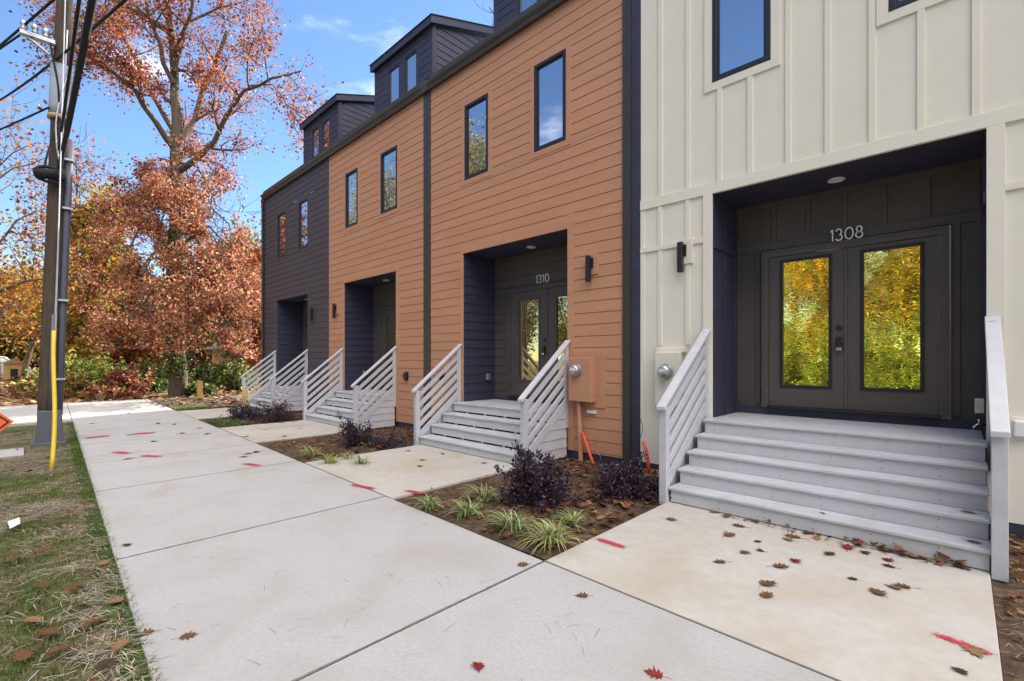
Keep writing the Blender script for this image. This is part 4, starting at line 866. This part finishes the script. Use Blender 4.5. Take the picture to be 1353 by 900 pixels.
# brackets, sleeve and insulators high on the pole
MB().tube([on(z, 0, 0) for z in (6.0, 6.2, 6.95)], [0.155, 0.155, 0.155], 18).build('sleeve', M['sleeve'], P, smooth=True)
MB().tube([on(5.95), on(6.02)], 0.168, 18).build('sleeve_band', M['clay'], P, smooth=True)
br = MB(); br.box(*(lambda q: (q[0]+0.04, q[0]+0.16, q[1]-0.55, q[1]-0.10))(on(7.25)), 7.25, 7.32); br.tube([on(7.05, 0.1, -0.16), on(7.27, 0.1, -0.5)], 0.03, 8)
br.build('bracket', M['galv'], P, bevel=0.006)
for dy in (-0.22, -0.36, -0.50):
    MB().disc(on(7.32, 0.1, dy), (0, 0, 1), [(0, 0.03), (0.05, 0.05), (0.08, 0.03), (0.11, 0.055), (0.16, 0.045), (0.2, 0.015)], 14).build('insulator', M['galv'], P, smooth=True)
b = MB(); c = Vector(on(4.85, 0.24, -0.10))
b.tube([c+Vector((0.02*math.sin(a*3), 0.19*math.cos(a), 0.14*math.sin(a))) for a in np.linspace(0, 6.28*1.9, 34)], 0.03, 6); b.tube([c+Vector((0, -0.2, -0.03)), c+Vector((0.02, 0.2, 0.05))], 0.09, 12)
b.build('cable_splice', M['cable'], P, smooth=True)
MB().tube([on(z, 0.17+0.05*math.sin(z*4), -0.1+0.08*math.sin(z*2.3)) for z in np.linspace(4.9, 7.3, 22)], 0.016, 6).build('drop_cable', M['cable'], P, smooth=True)
MB().tube([on(z, 0.16, 0.05+0.1*math.sin(z*1.9)) for z in np.linspace(4.9, 6.9, 18)], 0.014, 6).build('drop_cable', M['galv'], P, smooth=True)
ax, ay = gnd(68, 618)
gt = Vector(on(8.6, 0.15, 0)); ga = Vector((ax, ay, -0.05)); L1 = (gt-ga)
gw = thing('guy_wire', (ax, ay, 0), 'steel guy wire in a bright yellow plastic guard anchored in the lawn before the pole', 'guy wire')
MB().tube([ga+L1*0.20, gt], 0.010, 6).build('wire', M['galv'], gw)
MB().tube([ga+L1*t+Vector((0, 0.018*math.sin(t*22), 0)) for t in np.linspace(0, 0.232, 12)], 0.026, 12).build('guard', M['yellow'], gw, smooth=True)
def wire(a, c, sag, r, label, n=24, grp='overhead cables at the pole'):
    a, c = Vector(a), Vector(c)
    b = MB(); b.tube([a.lerp(c, i/n)-Vector((0, 0, sag*4*(i/n)*(1-i/n))) for i in range(n+1)], r, 6)
    return tag(b.build('overhead_cable', M['cable'], smooth=True), label, 'cable', grp)
PB = Vector(on(5.0, 0.2, 0.02)); PE = PB+(Vector(at(121, -5, 5.0))-PB)*2.4; PE2 = PB+(Vector(at(108, -5, 5.0))-PB)*2.4
wire(PB, PE, 0.10, 0.036, 'thickest black cable bundle running from the pole splice up out of the picture')
wire(on(5.35, 0.2, 0.0), PE2, 0.12, 0.02, 'thin black cable beside the thick bundle from the pole')
wire(at(-25, 146, 13), at(172, -6, 6.5), 0.15, 0.022, 'black cable crossing before the pole from lower left to upper right')
wire((-40, -7.0, 9.6), at(80, -8, 7.5), 0.2, 0.02, 'cable at the upper left corner above the pole bracket')
wire(on(7.3, 0.1, -0.5), (-34, -7.5, 8.6), 0.5, 0.018, 'cable running from the pole bracket to the left')
wire(on(6.1, 0.1, -0.15), (-30, -5.5, 7.4), 0.25, 0.018, 'cable meeting the pole below its metal sleeve from the left')

# ------------------------------------------------------------------ road work sign at the left edge
tx, ty, tz = at(18.5, 557, 6.0)
S = thing('road_work_sign', (tx, ty-0.60, 0), 'orange diamond road work sign with black border at the left edge of the lawn', 'sign')
hd = 0.60; cy = ty-hd; cz = tz
def diamond(k, x0, x1): return [(cy-k, cz), (cy, cz-k), (cy+k, cz), (cy, cz+k)]
MB().prism_x(diamond(hd, 0, 0), tx-0.006, tx).build('sign_panel', M['signo'], S, bevel=0.002)
b = MB(); o_, i_ = diamond(hd-0.035, 0, 0), diamond(hd-0.062, 0, 0)
vs = [(tx+0.002, *p) for p in o_]+[(tx+0.002, *p) for p in i_]; b.add(vs, [(i, (i+1) % 4, 4+(i+1) % 4, 4+i) for i in range(4)]); b.build('sign_border', M['black'], S)
MB().box(tx-0.04, tx-0.008, cy-0.02, cy+0.02, 0.02, cz+hd-0.05).box(tx-0.5, tx+0.42, cy-0.02, cy+0.02, 0.0, 0.03).box(tx-0.04, tx-0.008, cy-0.45, cy+0.45, 0.001, 0.029).build('stand', M['galv'], S)
tag(MB().prism_z([(-11.6, -0.75), (-10.75, -0.75), (-10.75, 0.02), (-11.6, 0.02)], -0.05, 0.02).build('utility_vault', M['conc'], bevel=0.01), 'pale concrete utility vault cover set in the lawn near the pole', 'utility cover')

# ------------------------------------------------------------------ trees
def branch(b, p, d, ln, r, lev, g, tips, minr=0.012, gnarl=0.16, up=0.10, nch=(3, 5), fmax=3, nseg=6):
    """recursive limb; collects leaf-bearing points"""
    p = np.array(p, float); d = np.array(d, float)/np.linalg.norm(d); pts = [p.copy()]; rad = [r]; ds = [d.copy()]
    for i in range(nseg):
        d = d+gnarl*g.normal(size=3)+np.array([0, 0, up]); d /= np.linalg.norm(d); p = p+d*ln/nseg; pts.append(p.copy()); ds.append(d.copy())
        rad.append(max(minr*0.5, r*(1-0.72*(i+1)/nseg)))
    b.tube(pts, rad, 7 if r > 0.08 else (5 if r > 0.03 else 3), cap=False)
    limb_children(b, pts, rad, ds, ln, lev, g, tips, minr, gnarl, up, nch, fmax)
def limb_children(b, pts, rad, ds, ln, lev, g, tips, minr=0.012, gnarl=0.16, up=0.1, nch=(3, 5), fmax=3, tmin=0.3, droop=0.0, lnf=(0.38, 0.62)):
    if lev >= fmax-1:
        for q, dd in zip(pts[1:], ds[1:]): tips.append((q, dd))
    if lev >= fmax: return
    k = int(g.integers(nch[0], nch[1]+1)); n = len(pts)-1
    for i in range(k):
        t = tmin+(1-tmin)*(i+g.random())/k; j = min(n-1, int(t*n)); u = t*n-j
        q = pts[j]*(1-u)+pts[j+1]*u; dd = ds[min(j+1, n)]
        s = g.normal(size=3); s -= s.dot(dd)*dd; s /= np.linalg.norm(s)+1e-9
        c = dd*0.6+s*0.9+np.array([0, 0, -droop])
        branch(b, q, c, ln*g.uniform(*lnf), max(minr, rad[j]*0.55), lev+1, g, tips, minr, gnarl, up-droop*0.3, nch, fmax, 5)
def crown(name, tips, per, spread, size, cols, parent, seed, jit=0.25, keep=None, droop=0.3):
    g = np.random.default_rng(seed); Q = np.array([t[0] for t in tips])
    P = np.repeat(Q, per, axis=0)+g.normal(size=(len(Q)*per, 3))*spread
    cl = np.repeat(0.75+0.5*g.random((len(Q), 1)), per, axis=0)          # clumps differ a little in colour
    if keep is not None: k = keep(P); P, cl = P[k], cl[k]
    return leaves(name, P, size, np.clip(pal(g, len(P), cols, jit)*cl, 0, 1), M['leaf'], parent, seed, droop=droop, wid=0.33)
ORG = [(0.40, 0.125, 0.045), (0.33, 0.085, 0.036), (0.48, 0.19, 0.06), (0.25, 0.06, 0.03), (0.38, 0.15, 0.06)]
PNK = [(0.46, 0.19, 0.11), (0.37, 0.12, 0.07), (0.60, 0.32, 0.20), (0.23, 0.07, 0.045), (0.50, 0.27, 0.11)]
YEL = [(0.55, 0.33, 0.05), (0.48, 0.26, 0.04), (0.42, 0.20, 0.04), (0.60, 0.42, 0.09)]
YGR = [(0.33, 0.36, 0.06), (0.22, 0.29, 0.05), (0.42, 0.42, 0.09), (0.13, 0.20, 0.035)]
GRN = [(0.075, 0.13, 0.03), (0.11, 0.17, 0.04), (0.16, 0.21, 0.05), (0.05, 0.09, 0.02)]

# the great tree: trunk and main limbs follow the photograph, each bending away in depth as well
TD = 20.3
def bt(px, py, dd=0.0): return np.array(at(px+dd*0, py, TD+dd))
T = thing('autumn_tree', tuple(at(235, 523, TD)[:2])+(0,), 'tallest tree, rust orange leaves and pale trunk beyond the end house', 'tree')
g = np.random.default_rng(12); wood = MB(); tips_u, tips_l = [], []
def limb(pp, r0, r1, tips, fmax=2, nch=(4, 6), droop=0.0, up=0.06, tmin=0.3, lnf=(0.28, 0.5), kids=True):
    P = [bt(*p) for p in pp]; Q = []                                     # subdivide
    for i in range(len(P)-1):
        for u in (0, 0.5): Q.append(P[i]*(1-u)+P[i+1]*u+(0.05*g.normal(size=3) if u else 0))
    Q.append(P[-1]); n = len(Q); rad = list(np.linspace(r0, r1, n)); ds = [Q[min(i+1, n-1)]-Q[max(0, i-1)] for i in range(n)]; ds = [d/np.linalg.norm(d) for d in ds]
    wood.tube(Q, rad, 9 if r0 > 0.15 else 6, cap=False); ln = sum(np.linalg.norm(Q[i+1]-Q[i]) for i in range(n-1))
    if kids: limb_children(wood, Q, rad, ds, min(ln, 4.6), 0, g, tips, 0.012, 0.2, up, nch, fmax, tmin, droop, lnf)
limb([(235, 526), (233, 470), (232, 400), (233, 310), (234, 225)], 0.36, 0.24, tips_l, kids=False)
limb([(234, 228), (232, 190), (231, 130, 0.2), (228, 60, 0.4), (221, -10, 0.5), (214, -110, 0.6)], 0.24, 0.07, tips_u, 2, (9, 11), tmin=0.2)
limb([(237, 226), (262, 208, -0.5), (283, 188, -0.8), (300, 152, -1.0), (322, 120, -1.3), (358, 104, -1.6), (398, 94, -1.8)], 0.15, 0.03, tips_u, 2, (7, 9), tmin=0.25)
limb([(330, 113, -1.3), (360, 112, -1.4), (377, 135, -1.4), (389, 172, -1.3)], 0.035, 0.012, tips_u, 2, (3, 4), droop=0.5)
limb([(238, 188), (258, 158, 0.6), (280, 95, 1.2), (300, 42, 1.5)], 0.14, 0.08, tips_u, 2, (5, 6), tmin=0.2)
limb([(233, 200), (205, 160, -0.8), (178, 118, -1.6), (140, 88, -2.2), (112, 62, -2.6)], 0.13, 0.03, tips_u, 2, (7, 9))
limb([(231, 175), (210, 140, 0.8), (188, 100, 1.6), (165, 55, 2.2), (150, 0, 2.6)], 0.12, 0.03, tips_u, 2, (7, 8))
limb([(229, 110), (212, 60, -0.6), (196, 20, -1.0), (178, -40, -1.4)], 0.10, 0.03, tips_u, 2, (5, 7))
limb([(230, 95), (248, 30, 0.4), (290, 10, 0.8), (332, -2, 1.0)], 0.09, 0.02, tips_u, 2, (4, 6))
limb([(229, 75), (252, 20, -0.8), (262, -50, -1.4)], 0.09, 0.03, tips_u, 2, (4, 6))
limb([(228, 50), (218, 0, 1.2), (240, -70, 2)], 0.08, 0.03, tips_u, 2, (4, 5))
limb([(226, 40), (160, 5, 0), (110, -20, 0.3), (60, -30, 0.6)], 0.08, 0.02, tips_u, 2, (6, 8))
limb([(236, 215), (250, 200, 1.0), (268, 212, 2.0), (300, 225, 2.8)], 0.10, 0.03, tips_u, 2, (5, 6), droop=0.3)
# lower skirt of drooping branches
for i, (px, py, dd) in enumerate([(182, 240, -1), (160, 285, 0.4), (205, 265, -1.8), (285, 262, -1.2), (310, 300, 0.2), (318, 335, -0.8), (262, 280, -2.0), (165, 330, -1.4), (190, 350, -2.4), (280, 345, -2.6), (318, 385, -1.4), (160, 385, 0.5),
      (230, 340, -2.8), (170, 415, -1.5), (300, 415, -2.2), (252, 405, -2.8), (200, 420, -2.0), (316, 440, -0.6), (282, 445, -2.0), (210, 300, 2.2), (290, 320, 2.2), (255, 250, 1.6), (185, 300, 1.9), (310, 400, 1.5), (180, 380, 1.6), (270, 390, 2.4), (225, 245, 0.6)]):
    y0 = py-rnd.uniform(10, 60); mx_ = (px+234)/2
    limb([(234, max(215, y0)), (mx_, (max(205, y0-18)+py)/2-14, dd*0.5), (px*0.8+mx_*0.2, py-4, dd*0.85), (px, py+14, dd)], 0.055, 0.015, tips_l, 2, (5, 7), droop=0.25, lnf=(0.30, 0.52))
wood.build('trunk', M['barkg'], T, smooth=True)
crown('crown', tips_u, 9, 0.20, 0.10, ORG, T, 31, 0.35)
def airy(P):                          # gaps between the clumps; the skirt stops above the ground
    u = (P[:, 0]*0.35+P[:, 1])+50; hole = vnoise(u, P[:, 2]+50, 1.3, 41)*0.6+vnoise(u, P[:, 2]+50, 3.1, 42)*0.4
    return (hole > 0.46) & (P[:, 2] > 1.15+0.9*vnoise(u, u, 1.1, 43)) & ~((np.hypot(P[:, 0]-T.location.x, P[:, 1]-T.location.y) < 1.2) & (P[:, 2] < 2.3))
crown('crown', tips_l, 15, 0.20, 0.105, PNK, T, 32, 0.35, droop=0.7, keep=airy)
g = np.random.default_rng(55); n = 1500; py_r = g.uniform(300, 500, n)
IV = np.array([bt(233+g.normal(0, 7), p, -0.4+0.15*g.normal()) for p in py_r]); IV[:, :2] += 0.1*g.normal(size=(n, 2))
leaves('ivy', IV, 0.14, pal(g, n, GRN, 0.3), M['leaf'], T, 56)

def tree(name, x, y, h, rad, cols, label, seed, group=None, cat='tree', leaf=0.2, per=8, spread=0.38, lev=3, bark='bark', bare=False, tr=None, start=0.28, up=0.10, nb=13, droop=0.0):
    t = thing(name, (x, y, 0), label, cat, group); g = np.random.default_rng(seed); b = MB(); tips = []
    tr = tr or h*0.019; pts = [np.array([x, y, -0.2])]; d = np.array([0.04*g.normal(), 0.04*g.normal(), 1.0])
    for i in range(8): d = d+0.06*g.normal(size=3)*np.array([1, 1, 0]); d /= np.linalg.norm(d); pts.append(pts[-1]+d*h*0.92/8)
    rr = list(np.linspace(tr, tr*0.22, 9)); b.tube(pts, rr, 10, cap=False)
    for i in range(nb):
        u = start+(0.97-start)*(i+g.random())/nb; j = min(7, int(u*8)); q = pts[j]+(pts[j+1]-pts[j])*(u*8-j)
        a = i*2.4+g.uniform(-0.5, 0.5); prof = math.sin(math.pi*min(1, max(0.08, (u-start*0.75)/(1.08-start*0.75))))**0.6
        ln = rad*prof*g.uniform(0.75, 1.2); branch(b, q, (math.cos(a), math.sin(a), 0.25+0.9*u-droop), ln, max(0.02, rr[j]*0.5), 1, g, tips, 0.012, 0.18, up, (4, 6), lev)
    b.build('trunk', M[bark], t, smooth=True)
    if not bare: crown('crown', tips, per, spread, leaf, cols, t, seed+1)
    return t
def pos(px, d): a = at(px, 500, d); return a[0], a[1]
# left of the big tree
x, y = pos(108, 24.5); tree('ivy_tree', x, y, 11.0, 1.7, YEL+ORG[:2]+YGR[:2], 'slim tree with golden and green leaves just right of the utility pole', 61, leaf=0.2, per=5, spread=0.34, tr=0.2, start=0.15)
x, y = pos(118, 30); tree('bare_top_tree', x, y, 16.5, 2.6, ORG, 'thin nearly bare tree rising behind the golden tree', 62, leaf=0.17, per=1, spread=0.3, tr=0.16, start=0.35, bark='barkg')
x, y = pos(30, 30); tree('golden_tree', x, y, 9.5, 4.2, YEL+ORG[:2], 'golden leaved tree left of the utility pole', 63, leaf=0.19, per=2, spread=0.4)
x, y = pos(-10, 20); tree('sparse_tree', x, y, 11.5, 4.6, ORG[:3]+YEL[1:3], 'sparse orange tree with dark bare branches at the left edge', 64, leaf=0.17, per=1, spread=0.35, start=0.2)
x, y = pos(66, 36); tree('golden_tree', x, y, 8.0, 3.0, YEL, 'farther golden tree seen past the right side of the pole', 65, leaf=0.22, per=2, spread=0.45)
x, y = pos(330, 36); tree('green_tree', x, y, 9.5, 3.4, GRN+YGR[1:2], 'green leaved tree behind the great orange tree near the end house', 66, leaf=0.25, per=7, spread=0.45, start=0.1)
x, y = pos(345, 30); tree('rust_tree', x, y, 8.5, 3.0, PNK+ORG, 'smaller rust orange tree against the corner of the end house', 67, leaf=0.22, per=6, spread=0.42, start=0.18)
x, y = pos(175, 42); tree('rust_tree', x, y, 6.0, 3.0, ORG+GRN[:2], 'low rust and green tree far behind the great trunk', 68, leaf=0.28, per=5, spread=0.5, start=0.1)
tree('bare_tree', -21.6, 19.0, 29.0, 4.0, ORG, 'bare leafless tree behind the roofs, above the dormers', 69, bare=True, bark='barkg', tr=0.34, start=0.6)
for i, (px, d, h) in enumerate([(-60, 60, 11), (10, 62, 9.5), (60, 66, 11), (130, 60, 9), (190, 64, 11), (250, 60, 9), (310, 66, 11), (370, 60, 12)]):
    x, y = pos(px, d); tree('far_tree', x, y, h, 5.4, (GRN+YGR, YEL+GRN, ORG+GRN)[i % 3], ('hazy green tree in the far background row', 'yellow green tree in the far background row', 'orange green tree in the far background row')[i % 3], 80+i, 'far background trees', leaf=0.55, per=9, spread=0.9, start=0.05, lev=2, nb=18)
# bushes along the far end of the walk
def bush(px, d, r, h, cols, label, seed, n=2600, leaf=0.13):
    x, y = pos(px, d); g = np.random.default_rng(seed); s = thing('bush', (x, y, 0), label, 'bush', 'bushes at the end of the sidewalk'); b = MB(); P = []
    for i in range(60):
        a = g.uniform(0, 6.28); el = g.uniform(0.1, 1.4); dv = np.array([math.cos(a)*math.cos(el)*r, math.sin(a)*math.cos(el)*r, math.sin(el)*h])*g.uniform(0.55, 1.15)
        p0 = np.array([x, y, -0.05])+np.array([0.3*r*g.normal(), 0.3*r*g.normal(), 0]); q = [p0+dv*t+0.05*r*g.normal(size=3)*(t > 0) for t in (0, 0.5, 1)]
        b.tube(q, [0.02, 0.012, 0.005], 4, cap=False)
        for j in range(n//60): t = 0.15+0.9*g.random(); k = 0 if t < 0.5 else 1; u = t*2-k; P.append(q[k]*(1-u)+q[k+1]*u+g.normal(size=3)*0.12*r)
    b.build('stem', M['bark'], s); P = np.array(P); P[:, 2] = np.maximum(P[:, 2], 0)
    leaves('foliage', P, leaf, pal(g, len(P), cols, 0.3), M['leaf'], s, seed); return s
bush(112, 19.8, 1.3, 1.8, YGR+[(0.45, 0.44, 0.10)], 'bright yellow green bush right of the pole at the sidewalk end', 91, 5200)
bush(88, 18.8, 0.8, 1.0, YGR[:2]+PNK[:2], 'mixed green and brown bush closest to the utility pole', 92, 2200)
bush(165, 19.6, 0.7, 1.25, PNK[:4]+[(0.2, 0.06, 0.05)], 'reddish brown bush between the yellow green bush and the great tree', 93, 2800)
bush(138, 18.9, 0.7, 0.6, PNK+YGR[:1], 'low brown leaved bush before the yellow green bush', 94, 1800)
bush(205, 22.5, 0.45, 0.6, GRN, 'small dark green bush left of the great trunk', 95, 1400)
bush(262, 20.6, 0.5, 0.5, GRN+YGR[1:2], 'low ivy mound at the foot of the great trunk', 96, 1600)
bush(316, 24, 0.75, 1.3, GRN+YGR, 'green bush behind the yellow post near the end house', 97, 2200)
bush(60, 24, 1.1, 0.8, PNK+YGR[1:], 'brown low bush behind the utility pole', 98, 1800)
bush(285, 28, 1.4, 1.2, GRN, 'dark evergreen bush in the shade right of the great trunk', 99, 3200)
bush(192, 29, 1.5, 1.5, GRN, 'dark evergreen bush in the gap left of the great trunk', 100, 3200)
# small house behind, play house, parked white vehicle glimpsed at the left edge
x, y = pos(352, 42); H = thing('bungalow', (x, y, 0), 'low beige bungalow with grey shingle roof beyond the end house corner', 'house')
b = MB().box(x-3, x+3, y-3.5, y+4, -0.1, 2.5); b.build('wall', M['beige'], H)
MB().add([(x-3.4, y-4, 2.4), (x+3.4, y-4, 2.4), (x+3.4, y+4.4, 2.4), (x-3.4, y+4.4, 2.4), (x, y-1.5, 4.6), (x, y+2, 4.6)], [(0,1,4),(1,2,5,4),(2,3,5),(3,0,4,5),(3,2,1,0)]).build('roof', M['rshing'], H)
MB().box(x+3.001, x+3.03, y-1.5, y-0.4, 1.0, 2.0).build('window', M['win'], H)
x, y = pos(19, 36); H = thing('play_house', (x, y, 0), 'small orange timber play house under the golden tree', 'play house')
MB().box(x-0.5, x+0.5, y-0.55, y+0.55, -0.1, 1.25).build('wall', M['stake'], H)
MB().prism_x([(y-0.7, 1.2), (y+0.7, 1.2), (y, 1.6)], x-0.6, x+0.6).build('roof', M['clay'], H); MB().box(x+0.501, x+0.53, y-0.2, y+0.2, 0, 0.8).build('door', M['black'], H)
x, y = pos(-12, 37); V = thing('parked_van', (x, y, 0), 'white vehicle with red panel glimpsed at the far left edge', 'van')
MB().prism_x([(y-2.2, 0.3), (y+2.2, 0.3), (y+2.2, 0.9), (y+1.4, 1.05), (y+0.8, 1.75), (y-2.1, 1.8)], x-0.85, x+0.85).build('body', M['white'], V, bevel=0.08)
MB().box(x+0.851, x+0.87, y+1.3, y+2.0, 0.4, 1.0).build('side_panel', M['red'], V)
MB().prism_x([(y-1.0, 1.05), (y+1.1, 1.05), (y+0.7, 1.6), (y-1.0, 1.65)], x+0.852, x+0.868).build('window', M['win'], V)
for yy in (y-1.4, y+1.4):
    wv = MB().disc((x+0.70, yy, 0.3), (1, 0, 0), [(0, 0.33), (0.18, 0.33)], 20).build('wheel', M['cable'], V); MB().disc((x+0.881, yy, 0.3), (1, 0, 0), [(0, 0.2), (0.01, 0.18)], 16).build('rim', M['galv'], wv)
# trees across the road, mirrored in the windows and doors
pa = [tree('roadside_tree', -1, -26, 13, 4.6, YGR+YEL[:2], 'yellow green tree across the road, seen only in the glass reflections', 101, 'trees across the road', leaf=0.24, per=8, spread=0.45, start=0.1),
      tree('roadside_tree', -6, -24, 11, 4.2, YGR+YEL, 'green and golden tree across the road, seen only in the glass reflections', 102, 'trees across the road', leaf=0.24, per=7, spread=0.45, start=0.1),
      tree('roadside_tree', -14, -30, 18, 5.0, ORG+GRN, 'tall open tree across the road, seen only in the glass reflections', 103, 'trees across the road', leaf=0.24, per=3, spread=0.45, start=0.2)]
pb_ = [tree('roadside_tree', -28.5, -14, 21, 4.6, YGR+YEL+GRN[:2], 'tall yellow green tree near the road edge, seen only in the upper window reflections', 104, 'tall trees at the road edge', leaf=0.2, per=4, spread=0.4, start=0.25)]
def dup(o, loc, rz, sc_=1.0):
    c = o.copy(); col.objects.link(c); c.location = loc; c.rotation_euler = (0, 0, rz); c.scale = (sc_,)*3
    for ch in o.children:
        k = ch.copy(); col.objects.link(k); k.parent = c; k.matrix_parent_inverse = ch.matrix_parent_inverse.copy()
    return c
for i, (k, x, y, s) in enumerate([(0, 4, -23, 0.85), (1, 8, -27, 1.0), (0, 13, -25, 0.95), (1, 1.5, -31, 1.1), (2, 9, -35, 1.0), (2, -22, -27, 1.05), (0, -10.5, -33, 0.9), (2, -30, -29, 1.1), (1, -19, -22, 0.8), (2, -38, -26, 1.0), (0, -27, -23, 0.8), (1, -34, -22, 0.9), (2, -48, -28, 1.1), (0, -44, -23, 1.0), (2, -3, -36, 1.1), (1, 17, -30, 1.1), (2, 20, -26, 1), (0, -55, -24, 1.1), (1, -64, -26, 1.2)]):
    dup(pa[k], (x, y, 0), 1.3*i, s)
for i, (x, y, s_) in enumerate([(-38, -13, 0.95), (-46, -15, 1.0), (-22, -17, 0.72), (-57, -14, 1.0), (-33, -19, 1.05)]): dup(pb_[0], (x, y, 0), 1.1*i+0.7, s_)
# hedge across the road, mirrored in the door glass
hb = bush(300, 20, 2.0, 3.4, YGR+GRN[:3], 'leafy green bush across the road, seen only in the door reflections', 120, 5200, 0.17)
hb['group'] = 'bushes across the road'
o_ = Vector(hb.location); hb.location = (-7.5, -13.5, 0)
for i, (x, y, s_) in enumerate([(-4.6, -13.8, 1.0), (-2.0, -13.2, 0.9), (0.8, -14.2, 1.05), (-10.8, -13.6, 0.95), (-14.2, -14.0, 1.1)]): dup(hb, (x, y, 0), 1.7*i+0.5, s_)
